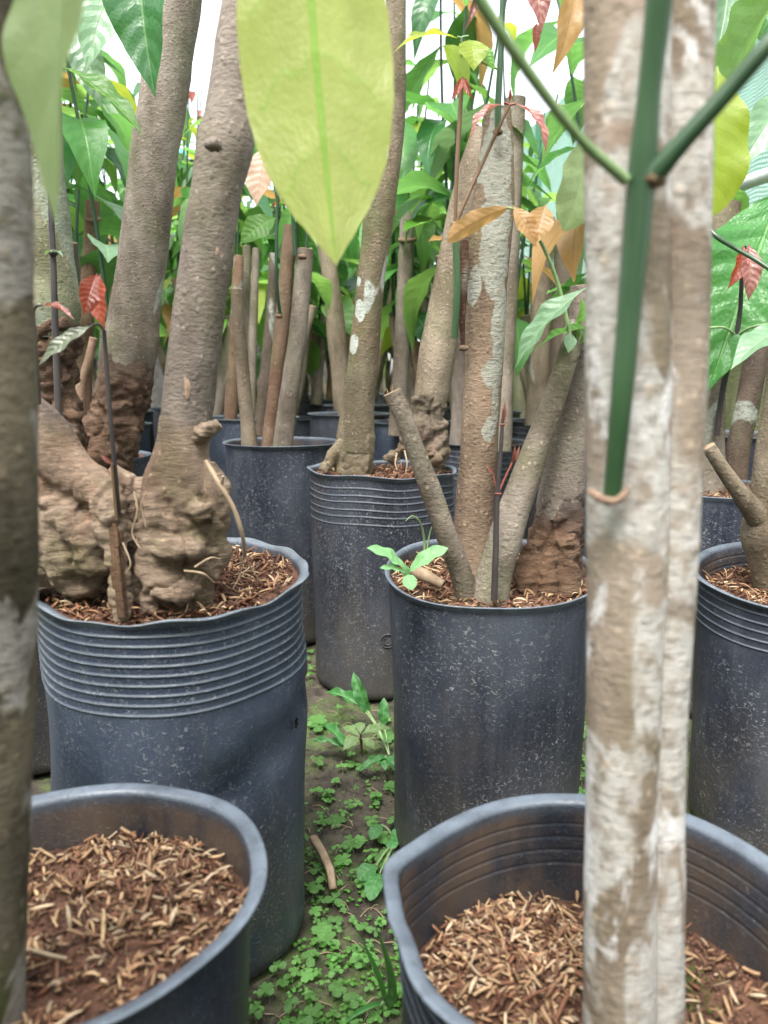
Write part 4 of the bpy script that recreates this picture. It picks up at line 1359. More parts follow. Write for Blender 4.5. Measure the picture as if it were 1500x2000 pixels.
# ---- two stumps in the centre-back bag
M['bark_two'] = bark_mat("dark_olive_bark", (.1, .08, .05), (.25, .205, .14), lichen=(.42, .45, .4), lich_amt=.1, moss=(.12, .14, .05), moss_amt=.55,
                         patches=[pt(703, 608, 1.45, 11, 24), pt(692, 672, 1.45, 11, 22), pt(742, 305, 1.45, 20, 28), pt(700, 550, 1.45, 7, 10)])
T5Y = 1.46
t5 = tree('young_tree', 'curved olive-grey trunk with two white lichen spots in the centre-back bag', P(690, 918, T5Y))
trunk(t5, [(776, -160, 38), (772, 40, 42), (767, 180, 52), (760, 260, 58), (748, 350, 61), (738, 440, 58), (727, 525, 54), (717, 620, 56), (710, 700, 60), (700, 780, 64), (695, 840, 72), (692, 880, 78)], 'bark_two', T5Y, lump=.035, seg=32, n=9, caps=(True, False))
gnarl('root_crown', [pxs([(697, 835, 66), (692, 880, 76), (690, 930, 74)], T5Y), pxs([(672, 860, 24), (650, 890, 24), (630, 922, 22)], T5Y - .02)], [blob(720, 855, T5Y - .005, 12, 30)], .0036, .005, M['bark_two'], t5, None, 30, 11.0)
t6 = tree('young_tree', 'grey trunk leaning right on a pale knobby foot in the centre-back bag', P(830, 905, 1.5))
trunk(t6, [(945, 255, 46), (926, 330, 58), (905, 410, 60), (888, 490, 58), (874, 560, 58), (862, 630, 64), (855, 690, 72), (846, 745, 70), (842, 775, 66), (839, 800, 60)], 'bark_olive', 1.5, lump=.04, seg=32, n=8, caps=(True, False), seed=3)
gnarl('root_crown', [pxs([(842, 770, 68), (837, 810, 68), (838, 850, 72), (845, 880, 66), (838, 925, 60)], 1.5), pxs([(800, 850, 22), (778, 885, 26), (755, 905, 24)], 1.46)], [blob(850, 885, 1.47, 20, 22), blob(815, 840, 1.47, 18, 24), blob(860, 845, 1.48, 16, 26)], .0036, .012, M['root_pale'], t6, None, 30, 13.0)
for k, pl in enumerate([[(790, 880, 4, 1.42), (795, 905, 3, 1.41), (792, 925, 2, 1.41)], [(775, 885, 4, 1.42), (772, 905, 3, 1.41), (776, 918, 2, 1.4)], [(805, 870, 3, 1.42), (812, 900, 3, 1.41)]]):
    mb = MB(); tube(mb, pxs(pl), 5, 4, .1); part('root', mb, M['strip'], t6)

# ---- slender stems in the blue-black bag behind
def stump(label, lst, mat, Y, group=None, seed=0, name='stump', seg=20, lump=.05):
    p0 = P(lst[-1][0], lst[-1][1], Y)
    t = tree(name, label, p0, group)
    trunk(t, lst, mat, Y, seg=seg, n=7, lump=lump, seed=seed, caps=(True, False))
    return t


e1 = stump('thin olive stem bending left out of the bag with a cluster of thin stems', [(463, 565, 24), (466, 640, 26), (472, 700, 26), (478, 770, 27), (484, 830, 28), (489, 885, 34)], 'bark_olive', 1.70, seed=1)
e2 = stump('thin brown stump with a side shoot, middle of the cluster of thin stems', [(567, 440, 24), (562, 500, 28), (556, 580, 29), (548, 660, 29), (539, 750, 29), (529, 830, 28), (524, 885, 30)], 'bark_brown', 1.70, seed=2)
e3 = stump('thin grey stump leaning right, rightmost of the cluster of thin stems', [(596, 487, 34), (590, 560, 34), (583, 640, 35), (572, 720, 36), (561, 800, 37), (550, 890, 40)], 'bark_grey', 1.68, seed=3)
for t_, pl in ((e2, [(548, 620, 7, 1.66), (541, 560, 7, 1.65), (540, 480, 7, 1.65), (543, 360, 6, 1.65), (546, 200, 6, 1.65)]), (e3, [(577, 500, 7, 1.66), (573, 440, 8, 1.66), (570, 360, 8, 1.66), (566, 200, 8, 1.66)])):
    s_ = stem(t_, pl, 'stem_far', seg=8)
    for q in range(2):
        lf(t_, s_, (pl[-1][0], pl[-1][1] + 40, 1.66), (pl[-1][0] + (60 if q else -60), pl[-1][1] + 150, 1.64), 40, (-.3 if q else .3, -1, .5), 'leaf_green', nu=6, nv=12, arch=.12, fold=.3, seed=q)
knob(e3, 590, 502, 1.64, 9, 'bark_brown', 'knot', 4, .6)
knob(e2, 545, 618, 1.65, 7, 'bark_brown', 'knot', 5, .6)
lf(e2, e2, (540, 425, 1.6), (468, 478, 1.58), 55, (0, -1, .45), 'leaf_bright', arch=.1, fold=.3, quilt=.01, seed=61)
lf(e2, e2, (520, 285, 1.5), (500, 405, 1.48), 62, (-.2, -1, .2), 'leaf_pink', arch=.06, fold=.5, quilt=.012, seed=62)

g1 = stump('reddish thin stem at the left of the dusty tall bag', [(466, 500, 20), (462, 600, 22), (457, 700, 25), (452, 780, 26), (450, 850, 28)], 'bark_brown', 2.1, 'stems in the dusty tall bag', 5)
g2 = stump('pale thin stem with white flecks in the dusty tall bag', [(482, 480, 15), (482, 560, 16), (484, 700, 17), (486, 850, 18)], 'bark_grey', 2.15, 'stems in the dusty tall bag', 6)
g3 = stump('grey thin stem, rightmost in the dusty tall bag', [(500, 485, 14), (496, 600, 16), (492, 720, 17), (490, 850, 18)], 'bark_grey', 2.1, 'stems in the dusty tall bag', 7)
g4 = stump('dark brown stem behind the cluster of thin stems', [(533, 495, 14), (530, 600, 20), (520, 720, 24), (508, 850, 26)], 'bark_dark', 2.0, None, 8)
o1 = stump('leaning olive trunk behind the tip of the big yellow leaf', [(622, 400, 26), (632, 460, 30), (645, 540, 33), (657, 640, 35), (664, 720, 36), (669, 800, 36)], 'bark_olive', 2.55, None, 9)
o2 = stump('thin forked grey stem left of the leaning olive trunk', [(637, 600, 14), (630, 660, 18), (622, 720, 20), (617, 790, 24)], 'bark_grey', 3.2, None, 10)
c1 = stump('straight stump with a ring near its cut top between the two centre trunks', [(796, 415, 28), (794, 460, 28), (790, 560, 29), (786, 660, 31), (780, 760, 33), (776, 850, 36)], 'bark_grey', 2.35, None, 11)
c2 = stump('thin stump with a pale scar behind the leaning grey trunk', [(826, 445, 20), (830, 540, 20), (834, 640, 22), (838, 760, 24)], 'bark_grey', 2.5, None, 12)
mb = MB(); tube(mb, pxs([(780, 468, 8, 2.34), (795, 470, 9, 2.3), (811, 468, 8, 2.34)]), 8, 4, .2, 40); part('ring', mb, M['bark_brown'], c1)
r1 = stump('grey patched stump close behind the lichen-patched trunk', [(1008, 192, 38), (1004, 300, 36), (998, 450, 36), (992, 600, 36), (986, 720, 36), (980, 880, 38)], 'bark_grey', 2.0, None, 13)
r2 = stump('dull green trunk in front of the shade net', [(1062, 425, 42), (1058, 560, 42), (1056, 680, 44), (1054, 760, 46), (1052, 830, 54)], 'bark_olive', 2.6, None, 14)
r3 = stump('dark trunk with a pale lichen spot in front of the shade net', [(1105, 430, 44), (1103, 560, 44), (1098, 660, 44), (1092, 840, 46)], 'bark_dark', 2.5, None, 15)
r4 = stump('thin leaning brown stem behind the leaning grey trunk', [(876, 660, 16), (885, 700, 20), (898, 760, 22), (906, 800, 24)], 'bark_dark', 3.2, None, 16)
l1 = stump('brown stump with a ring below its flat top left of the tall grey trunk', [(181, 393, 27), (179, 440, 27), (173, 540, 29), (166, 660, 32), (160, 800, 36)], 'bark_brown', 1.85, None, 17)
mb = MB(); tube(mb, pxs([(166, 428, 7, 1.84), (181, 431, 8, 1.81), (195, 428, 7, 1.84)]), 8, 4, .2, 40); part('ring', mb, M['bark_brown'], l1)
l2 = stump('dark stump right beside the ringed brown stump', [(213, 485, 21), (210, 580, 22), (204, 720, 24), (200, 860, 26)], 'bark_dark', 2.0, None, 18)
l3 = stump('thin cut twig stump leaning right beside the rusty flared foot', [(183, 660, 16), (172, 710, 18), (158, 760, 20), (148, 850, 40)], 'bark_brown', 1.7, None, 19)
l4 = stump('narrow brown stem between the moss-green trunk and the ringed stump', [(114, 405, 14), (120, 520, 20), (130, 640, 22), (140, 800, 24)], 'bark_brown', 2.0, None, 20)

# ---- right side
tr = tree('young_tree', 'moss-streaked trunk with a cut side branch at the right edge', P(1520, 1165, .98))
trunk(tr, [(1560, 640, 96), (1545, 780, 96), (1525, 900, 96), (1508, 990, 90), (1506, 1040, 110), (1512, 1090, 96), (1524, 1180, 82)], 'bark_olive', .98, lump=.05, seg=30, caps=(True, False))
mb = MB(); tube(mb, pxs([(1383, 872, 26, .95), (1400, 898, 28, .95), (1428, 940, 31, .955), (1462, 985, 40, .965), (1500, 1030, 60, .98)]), 22, 7, .08, 30, 4, 0, 1, (True, False))
part('branch', mb, [M['bark_olive'], M['cut_wood']], tr)
th1 = stump('light brown trunk standing in the dark flaked bag on the right', [(1388, 640, 50), (1386, 740, 56), (1384, 860, 60), (1383, 985, 64)], 'bark_grey', 1.38, None, 21)
th2 = stump('dark leaning trunk beside the right-hand wall', [(1500, 600, 46), (1478, 700, 46), (1458, 800, 44), (1440, 885, 44), (1432, 960, 46)], 'bark_dark', 1.62, None, 22)
th3 = stump('grey-green knotted stump under the lime leaf at the right', [(1425, 395, 44), (1414, 440, 52), (1404, 500, 50), (1392, 600, 50), (1380, 900, 52)], 'bark_olive', 1.72, None, 23)
sh_ = stem(th1, [(1400, 850, 12, 1.34), (1412, 760, 12, 1.33), (1428, 690, 11, 1.32), (1438, 655, 10, 1.31), (1446, 600, 9, 1.3), (1450, 520, 8, 1.28), (1455, 480, 7, 1.27)], 'stem_dark', n=8)
lf(th1, sh_, (1452, 478, 1.26), (1420, 567, 1.24), 30, (.3, -1, .2), 'leaf_red', arch=.1, fold=.4, seed=71)
lf(th1, sh_, (1462, 476, 1.26), (1461, 590, 1.24), 40, (-.1, -1, .3), 'leaf_rose', arch=.1, fold=.4, quilt=.012, seed=72)
stem(th1, [(1438, 655, 5, 1.31), (1415, 640, 5, 1.30), (1385, 640, 5, 1.29)], 'petiole', name='petiole', parent=sh_)
stem(th1, [(1438, 655, 5, 1.31), (1465, 640, 5, 1.29), (1500, 632, 4, 1.27)], 'petiole', name='petiole', parent=sh_)
lf(th1, sh_, (1540, 640, 1.2), (1427, 722, 1.15), 62, (-.2, -.5, 1), 'leaf_pale', arch=.1, fold=.3, quilt=.01, seed=73)
lf(th1, sh_, (1530, 360, 1.40), (1380, 770, 1.30), 190, (-.35, -1, .3), 'leaf_big', arch=.05, fold=.3, quilt=.016, seed=74, nu=14, nv=48)
tw = stem(tr, [(1370, 432, 9, 1.15), (1400, 462, 10, 1.13), (1440, 487, 9, 1.12), (1480, 510, 9, 1.1), (1530, 545, 9, 1.08)], 'stem_green', name='petiole', seg=10)
lf(tr, tw, (1560, -60, .9), (1385, 310, .86), 150, (-.3, .6, .7), 'leaf_bright', arch=.08, fold=.3, quilt=.01, seed=75, nu=12, nv=34)
lf(tr, tw, (1400, 130, .82), (1388, 425, .80), 128, (.1, -1, .2), 'leaf_lime', arch=.06, fold=.2, seed=76, nu=12, nv=30, table='b')
lf(tr, tw, (1425, -90, 1.2), (1388, 150, 1.15), 85, (.2, -1, .3), 'leaf_pale', arch=.05, fold=.3, quilt=.012, seed=77)
lf(tr, tw, (1540, 170, 1.1), (1440, 335, 1.05), 78, (-.1, -1, .5), 'leaf_pale', arch=.06, fold=.3, quilt=.012, seed=78)
lf(tr, tw, (1500, 90, 1.2), (1452, 20, 1.2), 40, HC, 'leaf_green', seed=79)

# ================================================================== weeds
wd = thing('seedling', 'mint-green broad-leaved seedling at the left rim of the flake-speckled bag', 'weed', P(796, 1140, .80))
for a, b, w, h_, sd_ in (((795, 1120, .79), (716, 1070, .775), 33, (.1, -.5, 1), 1), ((798, 1118, .80), (876, 1070, .80), 32, (-.1, -.7, .9), 2), ((792, 1122, .78), (742, 1110, .77), 20, (0, -.4, 1), 3),
                         ((796, 1122, .78), (806, 1152, .765), 28, (0, -1, .6), 4), ((795, 1128, .785), (790, 1102, .78), 16, HC, 5)):
    lf(wd, wd, a, b, w, h_, 'leaf_mint', arch=.1, fold=.3, wave=.03, seed=80 + sd_, table='b')
mb = MB(); tube(mb, pxs([(796, 1142, 9, .79), (796, 1120, 8, .785)]), 8, 4, 0); part('stem', mb, M['petiole'], wd)
gs = thing('grass_sprig', 'slim arching grass sprig behind the mint-green seedling', 'weed', P(830, 1090, .93))
for pl in ([(830, 1095, 5, .93), (828, 1050, 5, .93), (820, 1020, 4, .92), (805, 1008, 3, .91), (792, 1018, 1.2, .90)], [(832, 1095, 4, .93), (838, 1050, 3.5, .93), (846, 1020, 1.2, .925)]):
    mb = MB(); tube(mb, pxs(pl), 6, 5, 0); part('blade', mb, M['petiole'], gs)
cc = MB(); tube(cc, pxs([(805, 1112, 22, .86), (830, 1124, 26, .85), (866, 1142, 18, .84)]), 14, 5, .12, 50, 3)
tag(part('wood_chip', cc, [M['strip']], CB), None)

# broad-bladed grasses in the gap
def weed(label, root, leaves, mat, name='weed_grass', stemmat='petiole', group='weeds in the gap between the bags'):
    b = PZ(root[0], root[1], 0)
    t = thing(name, label, 'weed', b, group)
    for a, c, w, za, zb, hint, kw in leaves:
        A, B = PZ(a[0], a[1], za), PZ(c[0], c[1], zb)
        d = max(.3, (A.y + B.y) / 2)
        leaf(t, b, A, B, w * mpp(a[0], a[1], d), hint, mat, nu=6, nv=18, **kw)
        mb = MB(); tube(mb, [(b + Vector((0, 0, -.004)), .0016), ((A + b) / 2 + Vector((0, 0, .006)), .0014), (A, .001)], 6, 4, 0)
        part('stalk', mb, M[stemmat], t)
    return t


g_ = dict(table='g', wave=.05, fold=.5, arch=.1)
weed('broad-bladed grass with one blade standing upright at the foot of the centre-back bag', (760, 1470),
     [((718, 1388), (690, 1312), 26, .04, .10, (-.2, -1, .3), dict(g_, seed=1)), ((712, 1386), (634, 1352), 22, .04, .05, (0, -.5, 1), dict(g_, seed=2)), ((748, 1415), (750, 1362), 22, .02, .06, HC, dict(g_, seed=3))], 'weed')
weed('pair of crinkled grass blades lying to the left above the bare earth', (676, 1470),
     [((672, 1460), (600, 1450), 15, .02, .02, HU, dict(g_, seed=4)), ((672, 1455), (626, 1418), 20, .03, .03, HU, dict(g_, seed=5))], 'weed')
weed('crinkled grass with short drooping blades against the flake-speckled bag', (755, 1490),
     [((752, 1480), (702, 1508), 20, .02, .008, HU, dict(g_, seed=6)), ((756, 1480), (780, 1512), 22, .02, .008, HU, dict(g_, seed=7)), ((752, 1478), (752, 1505), 18, .02, .012, HU, dict(g_, seed=8))], 'weed')
weed('olive broad-leaved weed with four spread leaves in the gap', (707, 1470),
     [((702, 1436), (768, 1424), 24, .04, .035, HU, dict(seed=9, fold=.2)), ((702, 1438), (668, 1420), 22, .04, .04, HU, dict(seed=10, fold=.2)), ((702, 1440), (670, 1466), 26, .04, .03, HU, dict(seed=11, fold=.2)),
      ((704, 1432), (702, 1410), 20, .045, .05, HU, dict(seed=12, fold=.2)), ((706, 1442), (734, 1464), 20, .035, .02, HU, dict(seed=13, fold=.2))], 'weed_olive', 'weed', 'stem_brown')
weed('tall yellow-green grass blades by the lower right bag', (752, 1975),
     [((750, 1960), (730, 1800), 9, .005, .12, (.6, -1, .2), dict(g_, seed=14, wave=0)), ((748, 1958), (692, 1812), 9, .005, .09, (.6, -1, .3), dict(g_, seed=15, wave=0)), ((745, 1962), (672, 2000), 12, .01, .005, HU, dict(g_, seed=16, wave=.01))], 'weed')
weed('heart-leaved creeper at the foot of the flake-speckled bag', (775, 1650),
     [((790, 1615), (770, 1650), 30, .03, .012, HU, dict(seed=17, fold=.2, table='b')), ((765, 1640), (766, 1660), 24, .015, .012, HU, dict(seed=18, fold=.2, table='b')), ((745, 1610), (725, 1640), 26, .02, .012, HU, dict(seed=19, fold=.2, table='b')),
      ((735, 1690), (700, 1720), 36, .02, .012, HU, dict(seed=20, fold=.2, table='b')), ((742, 1705), (722, 1760), 34, .02, .01, HU, dict(seed=21, fold=.2, table='b')), ((752, 1690), (775, 1725), 30, .02, .012, HU, dict(seed=22, fold=.2, table='b'))], 'weed', 'creeping_weed')

st = MB()
sp = [PZ(612, 1636, .022), PZ(630, 1665, .026), PZ(645, 1700, .024), PZ(651, 1738, .012)]
vs, fs = [], []
for k in range(13):
    t_ = k / 12 * 3; i = min(2, int(t_)); f_ = t_ - i
    p = sp[i].lerp(sp[i + 1], f_); tg = (sp[i + 1] - sp[i]).normalized(); sd_ = tg.cross(Vector((0, 0, 1))).normalized()
    w = .0062 * (1.1 - .25 * k / 12)
    for dx, dz in ((-1, 0), (-.5, .0035), (.5, .0035), (1, 0), (.5, -.0006), (-.5, -.0006)):
        vs.append(p + sd_ * dx * w + Vector((0, 0, dz)))
for k in range(12):
    for s in range(6):
        fs.append((k * 6 + s, k * 6 + (s + 1) % 6, k * 6 + 6 + (s + 1) % 6, k * 6 + 6 + s))
fs += [tuple(range(5, -1, -1)), tuple(range(72, 78))]
st.add(vs, fs)
b_ = bpy.data.objects.new('bark_strip', st.mesh('bark_strip', [M['strip']])); COL.objects.link(b_)
tag(b_, 'curved dry strip of bark lying on the earth in the gap', 'bark strip')

# clovers
def pixel(x, y, z):
    v = Vector((x, y, z)) - CAMV
    dz = v.y * CP - v.z * SP
    return 750 + F * v.x / dz


def clover_mesh(seed):
    rg = random.Random(seed)
    mb = MB()
    n = 3 if seed % 4 else 4
    off = rg.uniform(0, 6)
    for k in range(n):
        a = off + k * 6.283 / n + rg.uniform(-.12, .12)
        ca, sa = math.cos(a), math.sin(a)
        tl = rg.uniform(-.15, .25)
        out = [(0, 0), (.22, .3), (.55, .48), (.85, .42), (1.0, .2), (.88, 0), (1.0, -.2), (.85, -.42), (.55, -.48), (.22, -.3)]
        vs, uv = [], []
        for (x, y) in out:
            z = tl * x + abs(y) * .22 - .15 * x * x
            vs.append((x * ca - y * sa, x * sa + y * ca, z + 1.0)); uv.append((y + .5, x))
        vs.append((.5 * ca, .5 * sa, tl * .5 + 1.0 - .04)); uv.append((.5, .5))
        fs = [(10, i, (i + 1) % 10) for i in range(10)]
        mb.add(vs, fs, [[uv[q] for q in f] for f in fs])
    tube(mb, [(Vector((.1, .05, -.2)), .05), (Vector((.12, .02, .5)), .045), (Vector((0, 0, 1)), .04)], 5, 3, 0, mi=1)
    return mb.mesh('clover', [M['clover'], M['petiole']])


cm = [clover_mesh(k) for k in range(7)]
rg = random.Random(77)
spots = [(690, 1658, 24), (645, 1838, 34), (690, 1850, 22), (740, 1685, 24), (600, 1905, 26), (560, 1925, 30), (660, 1920, 20), (655, 1945, 30), (525, 1955, 28), (590, 1650, 18), (740, 1565, 20), (780, 1590, 18), (640, 1560, 24), (620, 1555, 22), (612, 1990, 26), (560, 1990, 24), (650, 1990, 24), (770, 1610, 22), (785, 1680, 20)]
bagd = [(bL2, .131), (bCB, .115), (bDB, .136), (bFL, .107), (bFR, .12)]


def free(p, m=.004): return all((p.x - b.x) ** 2 + (p.y - b.y) ** 2 > (r + m) ** 2 for b, r in bagd)


cl = []
for px, py, s in spots: cl.append((PZ(px, py, 0), s * .68))
tries = 0
while len(cl) < 215 and tries < 6000:
    tries += 1
    px, py = rg.uniform(490, 800), rg.uniform(1360, 2010)
    dens = .2 + .8 * smooth(1450, 1720, py)
    if rg.random() > dens: continue
    p = PZ(px, py, 0)
    if not free(p): continue
    cl.append((p, rg.uniform(7, 12) if rg.random() < .6 else rg.uniform(12, 22)))
for px, py in [(1130, 1450), (1140, 1480), (1135, 1520), (1125, 1500), (1140, 1560), (1128, 1540), (1118, 1525), (1142, 1430), (600, 1300), (597, 1260), (602, 1330), (598, 1240), (606, 1200)]:
    for q in range(3):
        p = PZ(px + rg.uniform(-12, 12), py + rg.uniform(-14, 14), 0)
        if free(p): cl.append((p, rg.uniform(6, 11)))
for p, s in cl:
    o = link('clover', cm[rg.randrange(7)])
    sc = s * mpp(750, 1600, p.y) * 1.0
    hgt = rg.uniform(.006, .018)
    o.location = (p.x, p.y, gz(p.x, p.y))
    o.rotation_euler = (rg.uniform(-.25, .25), rg.uniform(-.25, .25), rg.uniform(0, 6.28))
    o.scale = (sc, sc, min(hgt, sc * 2.2))
    q = pixel(p.x, p.y, 0), 0
    wh = 'showing right of the flake-speckled bag' if p.x > bCB.x else 'in the sliver beside the centre-back bag' if p.y > 1.15 else 'near the crinkled grass in the gap' if p.y > .85 else 'around the curved bark strip' if p.y > .715 else 'at the lower end of the gap'
    if p.y <= 1.15 and p.x < bCB.x: wh += ', close to the ribbed bag' if p.x < (-.075 if p.y > .7 else -.085) else ', close to the right-hand bags' if p.x > -.03 else ', mid-gap'
    tag(o, ('large ' if s > 13 else 'small ' if s < 9 else 'middling ') + ('four-leaved ' if o.data == cm[0] or o.data == cm[4] else '') + 'clover sprig ' + wh, 'clover', 'clover sprigs in the gap')

# tiny round-leaved seedlings, twigs and crumbs: ground cover
mb = MB(); mb2 = MB(); mb3 = MB()
k = 0
while k < 800:
    px, py = rg.uniform(480, 820), rg.uniform(1230, 2020)
    if rg.random() < .12: px, py = rg.uniform(1090, 1180), rg.uniform(1350, 1580)
    p = PZ(px, py, 0)
    k += 1
    if not free(p, .002): continue
    if mn.noise(Vector((p.x * 22, p.y * 22, 1))) < -.12 + .3 * (1 - smooth(1450, 1750, py)): continue
    p = Vector((p.x, p.y, gz(p.x, p.y)))
    for q in range(rg.randrange(2, 5)):
        r = rg.uniform(.0011, .0028)
        c = p + Vector((rg.gauss(0, .004), rg.gauss(0, .004), rg.uniform(.003, .009)))
        nx, ny = rg.uniform(-.35, .35), rg.uniform(-.35, .35)
        vs = [c + Vector((math.cos(a) * r, math.sin(a) * r, nx * math.cos(a) * r + ny * math.sin(a) * r)) for a in [i * 1.0472 for i in range(6)]]
        mb.add(vs + [c - Vector((0, 0, r * .25))], [(6, i, (i + 1) % 6) for i in range(6)], [[(.5, .5), (.8, .5), (.8, .8)]] * 6)
tag(link('ground_cover', mb.mesh('ground_cover', [M['clover']])), kind='stuff')
for k in range(1500):
    p = PZ(rg.uniform(480, 820), rg.uniform(1230, 2020), 0)
    if not free(p, .001): continue
    p = Vector((p.x, p.y, gz(p.x, p.y)))
    r = rg.uniform(.0012, .0065)
    vs = [p + Vector((x * r * rg.uniform(.6, 1.3), y * r * rg.uniform(.6, 1.3), z * r * rg.uniform(.5, 1))) for x, y, z in ((1, 0, 0), (0, 1, 0), (-1, 0, 0), (0, -1, 0), (0, 0, 1), (.0, 0, -.5))]
    mb2.add(vs, [(0, 1, 4), (1, 2, 4), (2, 3, 4), (3, 0, 4), (1, 0, 5), (2, 1, 5), (3, 2, 5), (0, 3, 5)])
for k in range(130):
    p = PZ(rg.uniform(480, 820), rg.uniform(1300, 2020), 0)
    if not free(p, .012): continue
    p = Vector((p.x, p.y, gz(p.x, p.y) + .002)); a = rg.uniform(0, 6.28); l = rg.uniform(.008, .03)
    d = Vector((math.cos(a), math.sin(a), 0)) * l
    tube(mb3, [(p - d * .5, .0006), (p + Vector((0, 0, .003)) + Vector((-d.y, d.x, 0)) * rg.uniform(-.15, .15), .0006), (p + d * .5, .0004)], 4, 2, 0)
tag(link('earth_crumbs', mb2.mesh('earth_crumbs', [M['ground']], False)), kind='stuff')
tag(link('leaf_litter', mb3.mesh('leaf_litter', [M['strip']])), kind='stuff')

# ================================================================== the far rows
rg = random.Random(2024)
far_bag = []
for k, (ribs, mt) in enumerate((((), 'bag'), ((.02, .036, .052, .068), 'bag'), ((), 'bag_blue'))):
    root = bpy.data.objects.new('proto', None)
    COL.objects.link(root)
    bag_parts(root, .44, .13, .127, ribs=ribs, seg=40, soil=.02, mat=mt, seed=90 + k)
    far_bag.append([(c.name.split('.')[0], c.data) for c in root.children])
    for c in list(root.children): bpy.data.objects.remove(c)
    bpy.data.objects.remove(root)

far_trunk = []
for k in range(9):
    h = rg.uniform(.22, .62); r = rg.uniform(.009, .026)
    lean = Vector((rg.gauss(0, .07), rg.gauss(0, .05), 0))
    pts = []
    for q in range(5):
        t_ = q / 4
        pts.append((Vector((lean.x * t_ + .02 * math.sin(t_ * 3 + k), lean.y * t_ + .012 * math.sin(t_ * 4 + k), h * t_ - .03)), r * (1.35 - .35 * min(1, t_ * 3))))
    mb = MB(); tube(mb, pts, 14, 4, .07, 14, k * 3.1, 0, 1, (False, True))
    mt = ['bark_grey', 'bark_brown', 'bark_olive', 'bark_dark', 'bark_purple'][k % 5]
    far_trunk.append((mb.mesh('trunk', [M[mt], M['cut_wood']]), h, r, pts))

far_shoot = []
for k in range(5):
    H = rg.uniform(.75, 1.25)
    bend = Vector((rg.gauss(0, .05), rg.gauss(0, .05), 0))
    pts = [(Vector((bend.x * (q / 6) ** 2, bend.y * (q / 6) ** 2, H * q / 6)), .0052 * (1 - .5 * q / 6)) for q in range(7)]
    mb = MB(); tube(mb, pts, 7, 3, 0)
    far_shoot.append((mb.mesh('shoot', [M['stem_far']]), H, bend))
lmesh = [leaf_mesh(4, 10, a, .3, .0, .025, c, 'n', 300 + i) for i, (a, c) in enumerate(((.1, -.1), (.16, -.2), (.05, 0), (.2, -.25)))]
LM = (['leaf_green'] * 7 + ['leaf_bright'] * 6 + ['leaf_deep'] * 5 + ['leaf_pale'] * 2 + ['leaf_lime'] * 1 + ['leaf_orange'] * 1)
TIP = ['leaf_red', 'leaf_rose', 'leaf_bright', 'leaf_lime']
nleaf = 0


def place(x, y):
    px = pixel(x, y, .45)
    s = 'left of the tall grey trunk' if px < 225 else 'between the two tall left trunks' if px < 400 else 'behind the cluster of thin stems' if px < 600 else 'behind the leaning olive trunk' if px < 720 \
        else 'behind the two centre trunks' if px < 880 else 'behind the lichen-patched trunk' if px < 1040 else 'by the shade net'
    d = 'in the nearer back rows' if y < 2.6 else 'in the middle back rows' if y < 4 else 'in the farthest rows'
    return s + ' ' + d


TC = ['grey', 'brown', 'olive', 'dark', 'mauve-brown']


def far_plant(x, y, z0, dense, yaw, label, group):
    global nleaf
    ti = rg.randrange(len(far_trunk))
    me, h, r, pts = far_trunk[ti]
    ns = rg.choice((1, 2, 2))
    if label is None:
        label = ('tall ' if h > .42 else 'low ') + ('thick ' if r > .018 else 'thin ') + TC[ti % 5] + (' two-shoot stump ' if ns == 2 else ' one-shoot stump ') + place(x, y)
    t = thing('potted_plant', label, 'potted plant', (x, y, z0), group)
    t.rotation_euler = (0, 0, yaw)
    link('trunk', me, t)
    for s in range(ns):
        fm, H, bend = far_shoot[rg.randrange(len(far_shoot))]
        k = rg.uniform(.55, .99)
        i = min(3, int(k * 4)); f = k * 4 - i
        p = pts[i][0].lerp(pts[i + 1][0], f)
        a = rg.uniform(0, 6.28)
        so = link('shoot', fm, t)
        so.location = p + Vector((math.cos(a), math.sin(a), 0)) * r * .9
        so.rotation_euler = (rg.gauss(0, .05), rg.gauss(0, .05), a)
        nz = .1 + rg.uniform(0, .14)
        tw_ = rg.uniform(0, 1.5)
        while nz < H:
            top = nz > H - .14
            for side in (0, 1):
                if rg.random() > dense: continue
                an = tw_ + side * math.pi + rg.uniform(-.25, .25)
                L = (rg.uniform(.16, .28) if not top else rg.uniform(.06, .11)) * (1 if rg.random() < .85 else .7)
                dn = rg.uniform(-1.5, .1)
                d = Vector((math.cos(an), math.sin(an), dn)).normalized()
                hint = Vector((math.cos(an) * -dn, math.sin(an) * -dn, 1)) + Vector((rg.gauss(0, .3), rg.gauss(0, .3), 0))
                mat = rg.choice(TIP) if top and rg.random() < .6 else rg.choice(LM)
                A = Vector((bend.x * (nz / H) ** 2, bend.y * (nz / H) ** 2, nz))
                yn = d; z = (hint - yn * hint.dot(yn)).normalized(); xx = yn.cross(z)
                W_ = L * rg.uniform(.34, .46)
                o = link('leaf', leaf_with(rg.choice(lmesh), M[mat]), so)
                o.matrix_basis = Matrix(((xx.x * W_, d.x * L, z.x * L, A.x), (xx.y * W_, d.y * L, z.y * L, A.y), (xx.z * W_, d.z * L, z.z * L, A.z), (0, 0, 0, 1)))
                nleaf += 1
            nz += rg.uniform(.1, .17)
            tw_ += 1.57


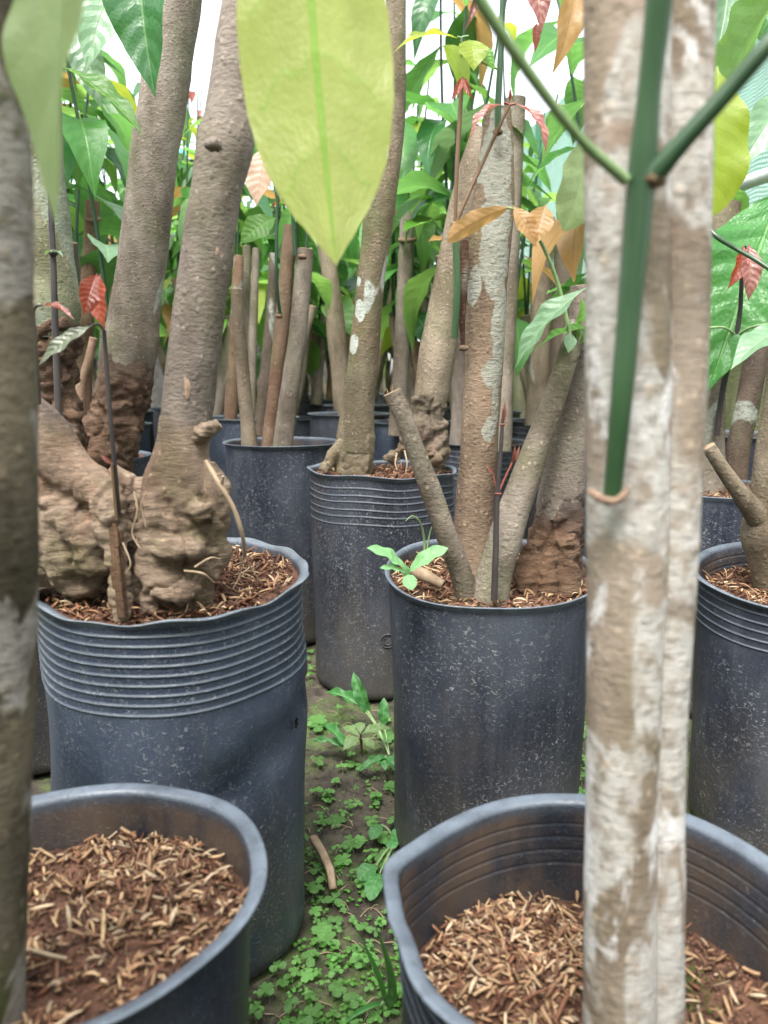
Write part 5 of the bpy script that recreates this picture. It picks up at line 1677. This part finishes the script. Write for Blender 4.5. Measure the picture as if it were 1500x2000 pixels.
BL = ('smooth black bag ', 'ribbed black bag ', 'dusty blue-black bag ')
GP, GB_ = 'leafy stumps in the far rows', 'grow bags in the far rows'
row = 0
Y = 1.78
while Y < 6.6:
    X = -3.0 + (row % 2) * .16
    while X < wall_x(Y) - .16:
        x, y = X + rg.uniform(-.025, .025), Y + rg.uniform(-.025, .025)
        X += .325
        px = pixel(x, y, .45)
        if px < -160 or px > 1680: continue
        hw = .145 / y * F
        if abs(px - 287) < 16 + hw * .9: continue
        if any((x - u[0]) ** 2 + (y - u[1]) ** 2 < .275 ** 2 for u in used): continue
        if 380 < px < 1130 and y < 2.75: continue
        if px > 975 and (y > 2.6 or px > 1385) and not (px < 1140 and y > 3.6): continue
        if y > 3 and rg.random() < .25: continue
        fi = rg.randrange(3); fb = far_bag[fi]
        h = rg.uniform(.92, 1.08)
        if y > 4.6 and rg.random() < .25: continue
        t = thing('grow_bag', BL[fi] + place(x, y), 'grow bag', (x, y, 0), GB_)
        t.rotation_euler = (0, 0, rg.uniform(0, 6.28)); t.scale = (1, 1, h)
        for nm, me in fb: link(nm, me, t)
        z0 = .42 * h
        for q in range(rg.choice((1, 2, 2, 3))):
            a = rg.uniform(0, 6.28); r_ = rg.uniform(.03, .09)
            far_plant(x + math.cos(a) * r_, y + math.sin(a) * r_, z0, .92 if y < 4.5 else .75, rg.uniform(0, 6.28), None, GP)
    Y += .33
    row += 1
for px, yy in ((205, 2.45), (150, 2.9), (236, 3.3), (180, 3.9), (398, 2.95), (352, 3.7), (425, 3.6), (70, 3.1), (225, 4.6), (380, 4.7)):
    p = P(px, 800, yy)
    fi = rg.randrange(3)
    t = thing('grow_bag', BL[fi] + place(p.x, p.y), 'grow bag', (p.x, p.y, 0), GB_)
    for nm, me in far_bag[fi]: link(nm, me, t)
    for q in range(2):
        far_plant(p.x + rg.uniform(-.05, .05), p.y + rg.uniform(-.05, .05), .42, .97, rg.uniform(0, 6.28), None, GP)
# the same rows go on beside and behind the viewer
for k in range(200):
    x, y = rg.uniform(-1.7, 1.25), rg.uniform(-1.9, .9)
    if x > wall_x(y) - .3 or (abs(x) < .3 and y > -.45) or (y > -.1 and abs(x) < .95): continue
    if any((x - u[0]) ** 2 + (y - u[1]) ** 2 < .3 ** 2 for u in used): continue
    used.append((x, y))
    t = thing('grow_bag', 'black grow bag with reddish soil outside the view', 'grow bag', (x, y, 0), 'grow bags outside the view')
    for nm, me in rg.choice(far_bag): link(nm, me, t)
    for q in range(2):
        far_plant(x + rg.uniform(-.05, .05), y + rg.uniform(-.05, .05), .42, .8, rg.uniform(0, 6.28), 'brown cut-back stump with dark green leafy shoots outside the view', 'leafy stumps outside the view')
# shoots on the bags of the middle distance, whose stumps are built above
for (t_, b_, sz_), n_ in ((B6, 1), (B8, 3), (B9, 3), (B10, 3), (B11, 2), (B7, 3), ((GB, bGB, szGB), 1), (B15, 1)):
    for q in range(n_):
        a = rg.uniform(0, 6.28); r_ = rg.uniform(.04, .085)
        far_plant(b_.x + math.cos(a) * r_, b_.y + abs(math.sin(a) * r_), t_.location.z + .42, .9, rg.uniform(0, 6.28), None, GP)
print("leaves", nleaf, "objects", len(scene.objects))
